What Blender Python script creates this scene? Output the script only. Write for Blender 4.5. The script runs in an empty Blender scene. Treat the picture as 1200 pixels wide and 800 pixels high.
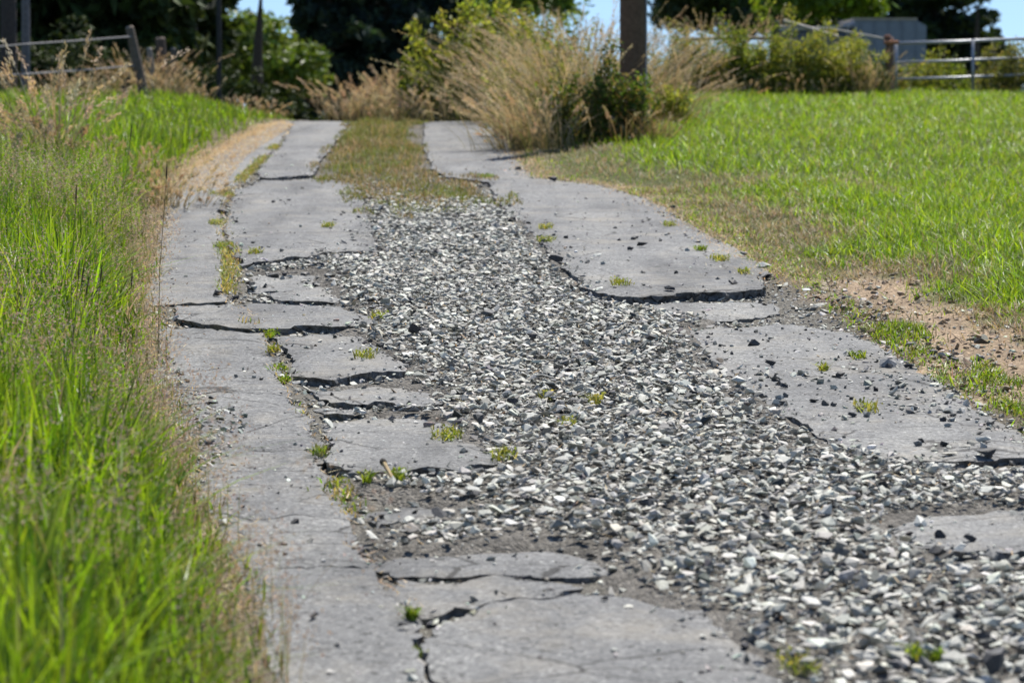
import bpy, bmesh, math, random
import numpy as np
from mathutils import Vector, Euler
from mathutils.geometry import delaunay_2d_cdt
random.seed(7); RNG = np.random.default_rng(11)
R = math.radians
scene = bpy.context.scene
col = scene.collection

# ------------------------------------------------------------------ camera, sky, sun, exposure
CAM_H, PITCH, FPX, SLOPE = 1.8, 4.8, 3333.0, 0.042
cam_d = bpy.data.cameras.new("camera"); cam = bpy.data.objects.new("camera", cam_d); col.objects.link(cam)
cam.location = (0, 0, CAM_H); cam.rotation_euler = (R(90 - PITCH), 0, 0)
cam_d.lens = 100; cam_d.sensor_width = 36; cam_d.clip_start = 0.1; cam_d.clip_end = 3000
cam_d.dof.use_dof = True; cam_d.dof.focus_distance = 13.8; cam_d.dof.aperture_fstop = 4.0
scene.camera = cam
world = bpy.data.worlds.new("World"); scene.world = world; world.use_nodes = True
SUN_EL, SUN_AZ = R(58), R(22)
nt = world.node_tree
sky = nt.nodes.new("ShaderNodeTexSky"); sky.sky_type = 'NISHITA'; sky.sun_disc = False
sky.sun_elevation = SUN_EL; sky.sun_rotation = SUN_AZ; sky.air_density = 1.0; sky.dust_density = 0.0; sky.ozone_density = 3.0
bg = nt.nodes["Background"]; bg.inputs[1].default_value = 0.085
tcw = nt.nodes.new("ShaderNodeTexCoord"); up = nt.nodes.new("ShaderNodeVectorMath"); up.operation = 'ADD'; up.inputs[1].default_value = (0, 0, .13)
nv = nt.nodes.new("ShaderNodeVectorMath"); nv.operation = 'NORMALIZE'      # a clear deep sky without a milky band at the horizon
nt.links.new(tcw.outputs["Generated"], up.inputs[0]); nt.links.new(up.outputs[0], nv.inputs[0]); nt.links.new(nv.outputs[0], sky.inputs[0])
nt.links.new(sky.outputs[0], bg.inputs[0])
sun_d = bpy.data.lights.new("sun", 'SUN'); sun_d.energy = 4.6; sun_d.angle = R(0.5); sun_d.color = (1.0, 0.95, 0.87)
sun = bpy.data.objects.new("sun", sun_d); col.objects.link(sun)
to_sun = Vector((math.sin(SUN_AZ) * math.cos(SUN_EL), math.cos(SUN_AZ) * math.cos(SUN_EL), math.sin(SUN_EL)))
sun.rotation_euler = to_sun.to_track_quat('Z', 'Y').to_euler(); sun.location = (0, 0, 30)
scene.view_settings.view_transform = 'Standard'; scene.view_settings.look = 'None'
scene.view_settings.exposure = 0.78; scene.view_settings.gamma = 1.0
scene.cycles.max_bounces = 6; scene.cycles.transparent_max_bounces = 4

# ------------------------------------------------------------------ photo geometry -> place
cp, sp = math.cos(R(PITCH)), math.sin(R(PITCH))
def ray(px, py):
    a, b = (px - 600) / FPX, (400 - py) / FPX
    return a, cp + b * sp, -sp + b * cp
def g(px, py):                       # where a spot of the photographed slope lies on the ground
    dx, dy, dz = ray(px, py)
    t = CAM_H / (SLOPE * dy - dz)
    return (t * dx, t * dy)
def at(px, py, Y):
    dx, dy, dz = ray(px, py); t = Y / dy
    return (t * dx, Y, CAM_H + t * dz)
def gl(pts): return np.array([g(*p) for p in pts])

def _h(ix, iy, s):
    v = np.sin(ix * 127.1 + iy * 311.7 + s * 74.7) * 43758.5453
    return v - np.floor(v)
def vnoise(x, y, s=0):
    x = np.asarray(x, float); y = np.asarray(y, float)
    ix, iy = np.floor(x), np.floor(y); fx, fy = x - ix, y - iy
    fx = fx * fx * (3 - 2 * fx); fy = fy * fy * (3 - 2 * fy)
    return (_h(ix, iy, s) * (1 - fx) + _h(ix + 1, iy, s) * fx) * (1 - fy) + (_h(ix, iy + 1, s) * (1 - fx) + _h(ix + 1, iy + 1, s) * fx) * fy
def fbm(x, y, s=0, o=4):
    r, a, t = 0, .5, 0
    for k in range(o):
        r = r + a * vnoise(np.asarray(x) * 2 ** k, np.asarray(y) * 2 ** k, s + k * 17); t += a; a *= .5
    return r / t                     # 0..1
def sst(x, a, b):
    t = np.clip((np.asarray(x, float) - a) / (b - a), 0, 1); return t * t * (3 - 2 * t)
def inside(P, poly):
    x, y = P[:, 0], P[:, 1]; r = np.zeros(len(P), bool); n = len(poly)
    for i in range(n):
        x1, y1 = poly[i]; x2, y2 = poly[(i + 1) % n]
        c = ((y1 > y) != (y2 > y)) & (x < (x2 - x1) * (y - y1) / ((y2 - y1) if y2 != y1 else 1e-9) + x1)
        r ^= c
    return r
def edist(P, poly):                  # distance to a polygon's outline
    d = np.full(len(P), 1e9); n = len(poly)
    for i in range(n):
        a = np.array(poly[i]); b = np.array(poly[(i + 1) % n]); ab = b - a
        t = np.clip(((P - a) @ ab) / max(ab @ ab, 1e-12), 0, 1)
        d = np.minimum(d, np.hypot(*(P - a - t[:, None] * ab).T))
    return d

LE = gl([(330,137),(308,152),(258,176),(215,204),(195,235),(180,300),(172,350),(186,390),(182,440),(205,500),(228,560),(248,600),(285,680),(305,740),(318,800),(330,850)])
RE = gl([(592,139),(600,165),(608,188),(628,208),(700,216),(760,233),(830,275),(905,322),(960,352),(1005,384),(1100,442),(1200,500),(1290,560),(1400,640),(1580,800),(1640,850)])
JT = gl([(345,139),(330,165),(300,195),(268,225),(262,270),(272,310),(268,350),(306,390),(332,440),(358,490),(378,540),(410,590),(424,625),(436,655),(470,700),(486,722),(492,765),(512,800),(530,850)])
def xl(y): return np.interp(y, LE[::-1, 1], LE[::-1, 0])
def xr(y): return np.interp(y, RE[::-1, 1], RE[::-1, 0])
DIRT = gl([(940,338),(1010,312),(1080,332),(1150,362),(1210,388),(1320,430),(1320,540),(1200,490),(1100,440),(1020,392)])
WEEDP = gl([(1010,388),(1040,380),(1075,384),(1130,415),(1200,455),(1270,492),(1250,512),(1180,482),(1110,448)])
STRAW = gl([(200,230),(215,203),(258,175),(308,148),(332,140),(345,148),(322,162),(288,185),(272,205),(262,222),(235,222)])
STRIP = gl([(404,139),(504,139),(500,165),(512,195),(590,210),(590,246),(520,240),(420,244),(390,222),(350,209),(376,175)])

def base(x, y):
    x = np.asarray(x, float); y = np.asarray(y, float)
    off = np.maximum(xl(np.clip(y, 7, 40)) - x, x - xr(np.clip(y, 7, 40)))
    y0 = 35.5 + 7.3 * sst(off, .6, 3.0)
    t = np.clip(y - y0, 0, None)
    w = 8.5
    d = np.where(t < w, .5 * .012 * t * t, .5 * .012 * w * w + .012 * w * (t - w))
    z = SLOPE * y - d
    z = np.where(y < 6, SLOPE * y, z)
    far = sst(y, 70, 120)
    return z * (1 - far) + far * (-.6 + .5 * fbm(x * .01, y * .01, 3, 2)) + sst(y, 150, 900) * -4
def ground(x, y):
    x = np.asarray(x, float); y = np.asarray(y, float)
    yc = np.clip(y, 6, 42)
    dl, dr = xl(yc) - x, x - xr(yc)
    off = np.maximum(dl, dr)
    z = base(x, y)
    z = z - .034 * (1 - sst(off, -.22, .10)) * (1 - sst(y, 60, 80))
    jd = np.abs(x - np.interp(yc, JT[::-1, 1], JT[::-1, 0]))
    z = z + .026 * np.exp(-(jd / .09) ** 2) * (y < 42) * (.12 + .43 * sst(y, 8.6, 10.5) + .45 * sst(y, 14, 17))
    z = z + .10 * sst(dl, .1, 1.2) + .05 * sst(dr, .3, 1.6)
    z = z + (fbm(x * 3, y * 3, 5, 3) - .5) * .05 * sst(off, -.1, .3)
    return z

# ------------------------------------------------------------------ helpers
def tag(o, label=None, cat=None, group=None, kind=None):
    if label: o["label"] = label
    if cat: o["category"] = cat
    if group: o["group"] = group
    if kind: o["kind"] = kind
    return o
def link(name, me, mat=None, parent=None):
    o = bpy.data.objects.new(name, me); col.objects.link(o)
    if mat and me is not None and not me.materials: me.materials.append(mat)
    if parent: o.parent = parent
    return o
def empty(name, loc): 
    o = bpy.data.objects.new(name, None); o.location = loc; o.empty_display_size = .2; col.objects.link(o); return o
class M:
    def __init__(s): s.v = []; s.f = []; s.c = []; s.n = 0
    def add(s, v, f, c=None):
        v = np.asarray(v, float).reshape(-1, 3); f = np.asarray(f, int).reshape(-1, 3)
        s.v.append(v); s.f.append(f + s.n); s.n += len(v)
        s.c.append(np.broadcast_to(np.asarray((1, 1, 1) if c is None else c, float), (len(v), 3)))
    def mesh(s, name, smooth=False, origin=None):
        v = np.concatenate(s.v); f = np.concatenate(s.f); c = np.concatenate(s.c)
        if origin is not None: v = v - np.asarray(origin)
        me = bpy.data.meshes.new(name)
        me.vertices.add(len(v)); me.vertices.foreach_set("co", v.astype(np.float32).ravel())
        me.loops.add(len(f) * 3); me.loops.foreach_set("vertex_index", f.astype(np.int32).ravel())
        me.polygons.add(len(f)); me.polygons.foreach_set("loop_start", (np.arange(len(f)) * 3).astype(np.int32))
        me.polygons.foreach_set("loop_total", np.full(len(f), 3, np.int32))
        me.polygons.foreach_set("use_smooth", np.full(len(f), bool(smooth)))
        a = me.attributes.new("tint", 'FLOAT_COLOR', 'POINT')
        a.data.foreach_set("color", np.hstack([c, np.ones((len(c), 1))]).astype(np.float32).ravel())
        me.update(); me.validate(); return me
    def build(s, name, mat, parent=None, smooth=False, loc=None):
        # LOC: the object's own origin, in the world (its parent, if any, sits at the same spot)
        me = s.mesh(name, smooth, loc); o = link(name, me, mat, parent)
        if loc is not None and parent is None: o.location = loc
        return o
def tube(m, pts, rad, c=(1, 1, 1), sides=7, cap=True):
    pts = [Vector(p) for p in pts]; V = []; F = []
    for i, p in enumerate(pts):
        d = (pts[min(i + 1, len(pts) - 1)] - pts[max(i - 1, 0)]).normalized()
        a = d.orthogonal().normalized() if abs(d.z) < .9 else Vector((1, 0, 0)) - d * d.x
        a.normalize(); b = d.cross(a)
        for k in range(sides):
            t = 2 * math.pi * k / sides
            V.append(p + (a * math.cos(t) + b * math.sin(t)) * rad[i])
    for i in range(len(pts) - 1):
        for k in range(sides):
            q, r = i * sides + k, i * sides + (k + 1) % sides
            F += [(q, r, r + sides), (q, r + sides, q + sides)]
    if cap:
        for base_i, p, flip in ((0, pts[0], 1), ((len(pts) - 1) * sides, pts[-1], 0)):
            ci = len(V); V.append(p)
            for k in range(sides):
                e = (base_i + k, base_i + (k + 1) % sides, ci); F.append(e if not flip else (e[1], e[0], ci))
    m.add([tuple(v) for v in V], F, c)
def box(m, lo, hi, c=(1, 1, 1), rot=None, about=None):
    x0, y0, z0 = lo; x1, y1, z1 = hi
    v = [(x0,y0,z0),(x1,y0,z0),(x1,y1,z0),(x0,y1,z0),(x0,y0,z1),(x1,y0,z1),(x1,y1,z1),(x0,y1,z1)]
    f = [(0,2,1),(0,3,2),(4,5,6),(4,6,7),(0,1,5),(0,5,4),(1,2,6),(1,6,5),(2,3,7),(2,7,6),(3,0,4),(3,4,7)]
    if rot:
        e = Euler(rot).to_matrix(); a = Vector(about); v = [tuple(e @ (Vector(p) - a) + a) for p in v]
    m.add(v, f, c)
def blades(m, P, h, w, lean, curve, c0, c1, segs=3, az=None):
    # grass blades: tapered, bent strips. P Nx3; h,w,lean,curve N; c0,c1 Nx3 colours of foot and tip
    N = len(P)
    if N == 0: return
    if az is None: az = RNG.uniform(0, 2 * np.pi, N)
    fa = az + np.pi / 2 + RNG.normal(0, .5, N)
    d = np.stack([np.cos(az), np.sin(az), np.zeros(N)], 1); s = np.stack([np.cos(fa), np.sin(fa), np.zeros(N)], 1)
    L = 2 * segs + 1; V = np.zeros((N, L, 3)); C = np.zeros((N, L, 3))
    for i in range(segs + 1):
        t = i / segs
        cen = P + (d * (lean * t + curve * t * t)[:, None]) * h[:, None]
        cen[:, 2] += h * t * (1 - .35 * np.clip(curve, 0, 1.6) * t)
        cc = c0 * (1 - t) + c1 * t
        if i == segs: V[:, -1] = cen; C[:, -1] = cc
        else:
            ww = (w * (1 - .55 * t * t) * .5)[:, None]
            V[:, 2 * i] = cen - s * ww; V[:, 2 * i + 1] = cen + s * ww; C[:, 2 * i] = cc; C[:, 2 * i + 1] = cc
    F = []
    for i in range(segs - 1):
        a = 2 * i; F += [(a, a + 1, a + 3), (a, a + 3, a + 2)]
    a = 2 * (segs - 1); F.append((a, a + 1, a + 2))
    F = (np.arange(N)[:, None, None] * L + np.array(F)[None]).reshape(-1, 3)
    m.add(V.reshape(-1, 3), F, C.reshape(-1, 3))
def flecks(m, C0, sx, sz, cols, axis=None):
    # tiny leaf or husk faces: one bent rhombus each
    N = len(C0)
    u = RNG.normal(size=(N, 3)) if axis is None else axis + RNG.normal(0, .35, (N, 3))
    u /= np.linalg.norm(u, axis=1)[:, None]
    r = RNG.normal(size=(N, 3)); v = np.cross(u, r); v /= np.linalg.norm(v, axis=1)[:, None] + 1e-9
    n = np.cross(u, v)
    sx = np.broadcast_to(sx, (N,))[:, None]; sz = np.broadcast_to(sz, (N,))[:, None]
    V = np.stack([C0 - u * sz, C0 - v * sx + n * sx * .3, C0 + u * sz, C0 + v * sx + n * sx * .3], 1)
    F = (np.arange(N)[:, None, None] * 4 + np.array([(0, 3, 2), (0, 2, 1)])[None]).reshape(-1, 3)
    m.add(V.reshape(-1, 3), F, np.repeat(cols, 4, 0))
def mixc(n, cs, jit=.15, cj=.3):
    cs = np.array(cs); k = RNG.integers(0, len(cs), n)
    return np.clip(cs[k] * (1 + RNG.normal(0, jit, (n, 1))) * (1 + RNG.normal(0, jit * cj, (n, 3))), .004, 1)

# ------------------------------------------------------------------ materials
def mat_new(name):
    m = bpy.data.materials.new(name); m.use_nodes = True
    n = m.node_tree.nodes; return m, n, m.node_tree.links, n["Principled BSDF"]
def nd(n, t, **k):
    x = n.new(t)
    for a, b in k.items(): setattr(x, a, b)
    return x
def noise(n, l, scale, detail=4, src=None, rough=.6):
    t = nd(n, "ShaderNodeTexNoise"); t.inputs["Scale"].default_value = scale; t.inputs["Detail"].default_value = detail
    t.inputs["Roughness"].default_value = rough
    if src is not None: l.new(src, t.inputs["Vector"])
    return t
def ramp(n, l, src, stops):
    r = nd(n, "ShaderNodeValToRGB"); e = r.color_ramp.elements
    while len(e) > 1: e.remove(e[-1])
    e[0].position, e[0].color = stops[0][0], (*stops[0][1], 1)
    for p, c in stops[1:]: k = e.new(p); k.color = (*c, 1)
    l.new(src, r.inputs[0]); return r
def mul(n, l, a, b, mode='MULTIPLY', fac=1.0):
    x = nd(n, "ShaderNodeMix", data_type='RGBA', blend_type=mode); x.inputs[0].default_value = fac
    l.new(a, x.inputs[6]); l.new(b, x.inputs[7]); return x.outputs[2]
def leaf_mat(name, trans=.5, rough=.45, spec=.35, tcol=(1.25, 1.2, .55)):
    m, n, l, p = mat_new(name)
    a = nd(n, "ShaderNodeAttribute", attribute_name="tint")
    l.new(a.outputs["Color"], p.inputs["Base Color"]); p.inputs["Roughness"].default_value = rough
    p.inputs["Specular IOR Level"].default_value = spec
    t = nd(n, "ShaderNodeBsdfTranslucent"); k = nd(n, "ShaderNodeRGB"); k.outputs[0].default_value = (*tcol, 1)
    l.new(mul(n, l, a.outputs["Color"], k.outputs[0]), t.inputs[0])
    x = nd(n, "ShaderNodeMixShader"); x.inputs[0].default_value = trans
    l.new(p.outputs[0], x.inputs[1]); l.new(t.outputs[0], x.inputs[2]); l.new(x.outputs[0], n["Material Output"].inputs[0]); return m
MAT = {}
MAT['grass'] = leaf_mat("grass blade", .52, .42, .28, (1.25, 1.25, .4))
MAT['dry'] = leaf_mat("dry grass", .35, .6, .2, (1.15, 1.0, .75))
MAT['weed'] = leaf_mat("weed leaf", .55, .5, .3)
MAT['leaf'] = leaf_mat("tree leaf", .35)
MAT['needle'] = leaf_mat("dark needles", .2, .6, .2)
def asphalt():
    m, n, l, p = mat_new("worn asphalt")
    tc = nd(n, "ShaderNodeNewGeometry").outputs["Position"]
    big = ramp(n, l, noise(n, l, 1.3, 6, tc, .7).outputs[0], [(.3, (.74, .74, .75)), (.7, (1.14, 1.14, 1.13))])
    oi = nd(n, "ShaderNodeObjectInfo")
    per = ramp(n, l, oi.outputs["Random"], [(0, (.84, .845, .86)), (1, (1.08, 1.08, 1.07))])
    mid = ramp(n, l, noise(n, l, 14, 4, tc).outputs[0], [(.3, (.88, .88, .88)), (.7, (1.1, 1.1, 1.1))])
    vo = nd(n, "ShaderNodeTexVoronoi"); vo.inputs["Scale"].default_value = 85; l.new(tc, vo.inputs["Vector"])
    gr = ramp(n, l, vo.outputs["Color"], [(0, (.098, .098, .096)), (.45, (.165, .165, .161)), (.8, (.22, .219, .212)), (1, (.40, .395, .37))])
    c = mul(n, l, gr.outputs[0], big.outputs[0]); c = mul(n, l, c, mid.outputs[0]); c = mul(n, l, c, per.outputs[0])
    pit = ramp(n, l, noise(n, l, 26, 2, tc, .4).outputs[0], [(.29, (.35, .34, .33)), (.36, (1, 1, 1))])
    c = mul(n, l, c, pit.outputs[0])
    mp = nd(n, "ShaderNodeMapping"); mp.inputs["Scale"].default_value = (.9, 1.7, 1); l.new(tc, mp.inputs[0])
    wn = noise(n, l, 6, 4, tc); wv = nd(n, "ShaderNodeMix", data_type='VECTOR'); wv.inputs[0].default_value = .07; l.new(mp.outputs[0], wv.inputs[4]); l.new(wn.outputs["Color"], wv.inputs[5])
    ve = nd(n, "ShaderNodeTexVoronoi", feature='DISTANCE_TO_EDGE'); ve.inputs["Scale"].default_value = 1.5; l.new(wv.outputs[1], ve.inputs["Vector"])
    mk = nd(n, "ShaderNodeMapRange"); mk.inputs[1].default_value = .44; mk.inputs[2].default_value = .58; mk.inputs[3].default_value = 0; mk.inputs[4].default_value = .007; l.new(noise(n, l, 1.1, 3, tc).outputs[0], mk.inputs[0])
    lt = nd(n, "ShaderNodeMath", operation='SUBTRACT'); l.new(ve.outputs[0], lt.inputs[0]); l.new(mk.outputs[0], lt.inputs[1])
    st = nd(n, "ShaderNodeMapping"); st.inputs["Scale"].default_value = (2.6, .5, 1); l.new(tc, st.inputs[0])
    tm = ramp(n, l, noise(n, l, 1.0, 5, st.outputs[0]).outputs[0], [(.34, (.66, .66, .67)), (.5, (.98, .98, .99)), (.66, (1.2, 1.19, 1.17))]); c = mul(n, l, c, tm.outputs[0])
    du = ramp(n, l, noise(n, l, 2.1, 7, tc, .72).outputs[0], [(.50, (0, 0, 0)), (.68, (.5, .5, .5))]); dc = nd(n, "ShaderNodeRGB"); dc.outputs[0].default_value = (.27, .245, .20, 1)
    dx = nd(n, "ShaderNodeMix", data_type='RGBA'); l.new(du.outputs[0], dx.inputs[0]); l.new(c, dx.inputs[6]); l.new(dc.outputs[0], dx.inputs[7]); c = dx.outputs[2]
    cr = ramp(n, l, lt.outputs[0], [(0, (.28, .27, .26)), (.006, (1, 1, 1))])
    c = mul(n, l, c, cr.outputs[0])
    l.new(c, p.inputs["Base Color"]); p.inputs["Roughness"].default_value = .82; p.inputs["Specular IOR Level"].default_value = .35
    b1 = nd(n, "ShaderNodeBump"); b1.inputs["Strength"].default_value = .7; b1.inputs["Distance"].default_value = .004
    l.new(vo.outputs["Distance"], b1.inputs["Height"])
    b2 = nd(n, "ShaderNodeBump"); b2.inputs["Strength"].default_value = .6; b2.inputs["Distance"].default_value = .016
    l.new(noise(n, l, 22, 6, tc, .7).outputs[0], b2.inputs["Height"]); l.new(b1.outputs[0], b2.inputs["Normal"])
    l.new(b2.outputs[0], p.inputs["Normal"]); return m
MAT['asphalt'] = asphalt()
def tinted(name, rough=.85, spec=.3, nscale=60, bump=.004, attr=True, extra=None, lo=.75, hi=1.2):
    m, n, l, p = mat_new(name)
    if attr: a = nd(n, "ShaderNodeAttribute", attribute_name="tint").outputs["Color"]
    else: a = nd(n, "ShaderNodeObjectInfo").outputs["Color"]
    tc = nd(n, "ShaderNodeNewGeometry").outputs["Position"]
    t = noise(n, l, nscale, 5, tc)
    r = ramp(n, l, t.outputs[0], [(.3, (lo,) * 3), (.7, (hi,) * 3)])
    l.new(mul(n, l, a, r.outputs[0]), p.inputs["Base Color"])
    p.inputs["Roughness"].default_value = rough; p.inputs["Specular IOR Level"].default_value = spec
    b = nd(n, "ShaderNodeBump"); b.inputs["Strength"].default_value = .6; b.inputs["Distance"].default_value = bump
    l.new(t.outputs[0], b.inputs["Height"]); l.new(b.outputs[0], p.inputs["Normal"]); return m
MAT['soil'] = tinted("soil", .95, .15, 45, .012)
def pebbly(m):                       # fine crumbs in the soil: colour grain and relief
    n, l = m.node_tree.nodes, m.node_tree.links; p = n["Principled BSDF"]; tc = nd(n, "ShaderNodeNewGeometry").outputs["Position"]
    v = nd(n, "ShaderNodeTexVoronoi"); v.inputs["Scale"].default_value = 70; l.new(tc, v.inputs["Vector"])
    r = ramp(n, l, v.outputs["Color"], [(0, (.4, .4, .4)), (.45, (.85, .85, .85)), (.8, (1.2, 1.2, 1.2)), (1, (2.0, 2.0, 1.95))])
    l.new(mul(n, l, p.inputs["Base Color"].links[0].from_socket, r.outputs[0]), p.inputs["Base Color"])
    b = nd(n, "ShaderNodeBump", invert=True); b.inputs["Strength"].default_value = 1; b.inputs["Distance"].default_value = .012; l.new(v.outputs["Distance"], b.inputs["Height"])
    l.new(p.inputs["Normal"].links[0].from_socket, b.inputs["Normal"]); l.new(b.outputs[0], p.inputs["Normal"])
pebbly(MAT['soil'])
MAT['grit'] = tinted("gravel stone", .7, .4, 120, .002)
MAT['stone'] = tinted("loose stone", .7, .4, 90, .003, attr=False)
MAT['bark'] = tinted("weathered wood", .9, .2, 18, .01)
MAT['metal'] = tinted("galvanised steel", .45, .6, 20, .001, lo=.85, hi=1.1)
MAT['metal'].node_tree.nodes["Principled BSDF"].inputs["Metallic"].default_value = .6
MAT['paint'] = tinted("painted sheet", .6, .4, 6, .002, lo=.85, hi=1.08)

# ------------------------------------------------------------------ setting: ground, gravel bed, road base
def axis(lo, hi, step, outs):
    a = list(np.arange(lo, hi + 1e-6, step)); b = [lo - o for o in outs][::-1]; c = [hi + o for o in outs]; return np.array(b + a + c)
outs = [.3, .8, 1.5, 3, 5, 8, 13, 20, 35, 60, 110, 200, 400, 800, 1500]
gx = axis(-6.5, 6.5, .09, outs); gy = axis(5.5, 47, .15, outs)
X, Y = np.meshgrid(gx, gy); x, y = X.ravel(), Y.ravel(); P2 = np.stack([x, y], 1)
z = ground(x, y)
yc = np.clip(y, 6, 42); dl, dr = xl(yc) - x, x - xr(yc); off = np.maximum(dl, dr)
C = np.zeros((len(x), 3)); nz = fbm(x * 2.2, y * 2.2, 9)[:, None]
soil, dirt, turf, straw, dark = (np.array(c) for c in ((.17, .135, .085), (.33, .245, .165), (.085, .10, .028), (.60, .47, .28), (.15, .14, .12)))
C[:] = dark
k = sst(off, -.15, .12)[:, None]; C = C * (1 - k) + k * (soil * (.7 + .6 * nz))
k = sst(np.where(dr > 0, dr - .05 + .4 * (nz[:, 0] - .5), dl - .3 + .3 * (nz[:, 0] - .5)), 0, .5)[:, None]; C = C * (1 - k) + k * turf
dd = np.where(inside(P2, DIRT), 1, -1) * edist(P2, DIRT); k = sst(dd + (nz[:, 0] - .5) * .9, -.1, .2)[:, None]; C = C * (1 - k) + k * dirt * (.6 + .8 * nz)
dd = np.where(inside(P2, STRAW), 1, -1) * edist(P2, STRAW); k = sst(dd + (nz[:, 0] - .5) * .5, -.15, .2)[:, None]; C = C * (1 - k) + k * straw
nx, ny = len(gx), len(gy)
i = (np.arange(ny - 1)[:, None] * nx + np.arange(nx - 1)[None]).ravel()
F = np.concatenate([np.stack([i, i + 1, i + nx + 1], 1), np.stack([i, i + nx + 1, i + nx], 1)])
m = M(); m.add(np.stack([x, y, z], 1), F, C)
tag(m.build("ground", MAT['soil'], smooth=True), "brown soil and turf of the hillside under the track and its verges", kind="structure")

# ------------------------------------------------------------------ asphalt slabs
def band(y1l, y1r, y2l, y2r):        # a piece of the left wheel lane between two cross cracks
    def lane(pts, a, b):
        n = 9; yy = np.linspace(a, b, n); out = []
        for q in yy: out.append((q,))
        return yy
    def px_of(poly_px, q):
        p = np.array(poly_px); return np.interp(q, p[:, 1], p[:, 0])
    ys = np.linspace(y1r, y2r, 12); yl = np.linspace(y2l, y1l, 12)
    right = [(px_of(JTP, q) - 1, q) for q in ys]; left = [(px_of(LEP, q), q) for q in yl]
    return right + left
LEP = [(330,137),(308,152),(258,176),(215,204),(195,235),(180,300),(172,350),(186,390),(182,440),(205,500),(228,560),(248,600),(285,680),(305,740),(318,800),(330,850)]
JTP = [(345,139),(330,165),(300,195),(268,225),(262,270),(272,310),(268,350),(306,390),(332,440),(358,490),(378,540),(410,590),(424,625),(436,655),(470,700),(486,722),(492,765),(512,800),(530,850)]
FAR = 137.6
SLABS = [  # (outline, lift at far end, lift at near end)
    (band(139, 139, 176, 176), 0, .0), (band(176, 176, 236, 236), 0, .01), (band(236, 236, 300, 302), 0, .012), (band(300, 302, 356, 352), .0, .0),
    (band(378, 388, 408, 416), -.012, .004), (band(408, 416, 452, 458), 0, .008), (band(452, 458, 522, 528), 0, .006),
    (band(522, 528, 600, 606), 0, .008), (band(600, 606, 664, 662), 0, .004), (band(664, 662, 850, 850), 0, 0),
    ([(345,139),(408,139),(400,160),(384,178),(364,205),(336,208),(306,208),(304,195),(333,165)], 0, .018),
    ([(306,211),(340,210),(372,209),(416,213),(428,245),(446,296),(410,296),(384,297),(362,303),(330,305),(284,313),(272,300),(266,270),(272,225)], -.004, .04),
    ([(292,318),(350,312),(384,318),(384,330),(340,336),(296,338)], -.05, -.028),
    ([(310,341),(352,334),(388,332),(400,340),(398,350),(330,352)], -.03, -.012),
    ([(205,358),(265,354),(395,357),(442,372),(432,380),(405,385),(360,384),(310,388),(260,382),(212,375)], .0, .032),
    ([(316,392),(380,388),(422,392),(440,404),(474,428),(482,438),(440,440),(386,449),(368,446),(348,440),(338,420)], -.012, .026),
    ([(345,446),(368,452),(424,449),(470,447),(500,456),(522,472),(490,474),(440,468),(416,472),(390,470),(372,462)], -.03, .022),
    ([(372,466),(392,473),(414,474),(410,481),(380,482),(366,478)], -.03, .008),
    ([(374,490),(420,482),(470,482),(520,488),(545,512),(592,550),(560,549),(530,556),(470,558),(432,560),(400,556),(384,540)], -.01, .05),
    ([(424,584),(470,580),(520,584),(545,592),(536,603),(500,607),(474,608),(440,614),(428,606)], -.05, .0),
    ([(438,650),(520,636),(610,632),(690,638),(730,656),(745,668),(680,674),(610,672),(540,666),(460,664)], -.05, -.012),
    ([(470,668),(560,674),(660,678),(688,692),(640,696),(600,695),(566,703),(530,706),(482,720),(456,690)], -.02, -.006),
    ([(494,742),(512,722),(560,709),(620,700),(694,698),(770,702),(834,712),(860,736),(886,764),(926,806),(960,850),(540,850),(516,800),(498,764)], -.006, .006),
    ([(498,139),(592,139),(598,160),(606,188),(626,209),(700,217),(758,234),(830,276),(884,305),(900,322),(890,343),(840,347),(770,350),(722,350),(690,342),(652,306),(607,257),(580,236),(574,214),(520,205),(506,196),(496,165)], 0, .020),
    ([(748,356),(800,352),(862,352),(905,352),(915,362),(880,370),(830,371),(790,366)], -.03, -.012),
    ([(806,388),(850,380),(905,378),(985,386),(1040,408),(1084,434),(1140,468),(1196,504),(1210,536),(1120,540),(1030,534),(968,514),(894,465),(846,432)], -.012, .004),
    ([(1032,614),(1070,602),(1120,598),(1220,594),(1330,600),(1400,640),(1330,656),(1200,652),(1120,650),(1070,644),(1048,632)], -.02, .045),
]
def jag(poly):
    P = gl(poly); out = []
    for a, b in zip(P, np.roll(P, -1, 0)):
        n = max(2, int(np.hypot(*(b - a)) / .035)); 
        for t in np.arange(n) / n: out.append(a * (1 - t) + b * t)
    Q = np.array(out)
    nx_ = (fbm(Q[:, 0] * 5, Q[:, 1] * 3, 21, 4) - .5); ny_ = (fbm(Q[:, 0] * 4, Q[:, 1] * 2.5, 33, 5) - .5)
    Q = Q + np.stack([nx_ * .09 + (vnoise(Q[:, 0] * 30, Q[:, 1] * 22, 35) - .5) * .034, ny_ * .30 + (vnoise(Q[:, 0] * 26, Q[:, 1] * 20, 36) - .5) * .09], 1)
    # a little in from its neighbours: the cracks between slabs
    c = np.roll(Q, -1, 0) - np.roll(Q, 1, 0); nrm = np.stack([c[:, 1], -c[:, 0]], 1); nrm /= np.linalg.norm(nrm, axis=1)[:, None] + 1e-9
    A = .5 * np.sum(Q[:, 0] * np.roll(Q[:, 1], -1) - np.roll(Q[:, 0], -1) * Q[:, 1])
    if A > 0: nrm = -nrm
    gap = np.clip(.020 * fbm(Q[:, 0] * 3, Q[:, 1] * 2, 40, 3) - .008, 0, 1)
    return Q + nrm * gap[:, None]
road = empty("road", (0, 0, 0)); tag(road, "broken grey asphalt farm track of cracked slabs climbing to the crest", kind="structure")
slab_info = []
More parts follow.
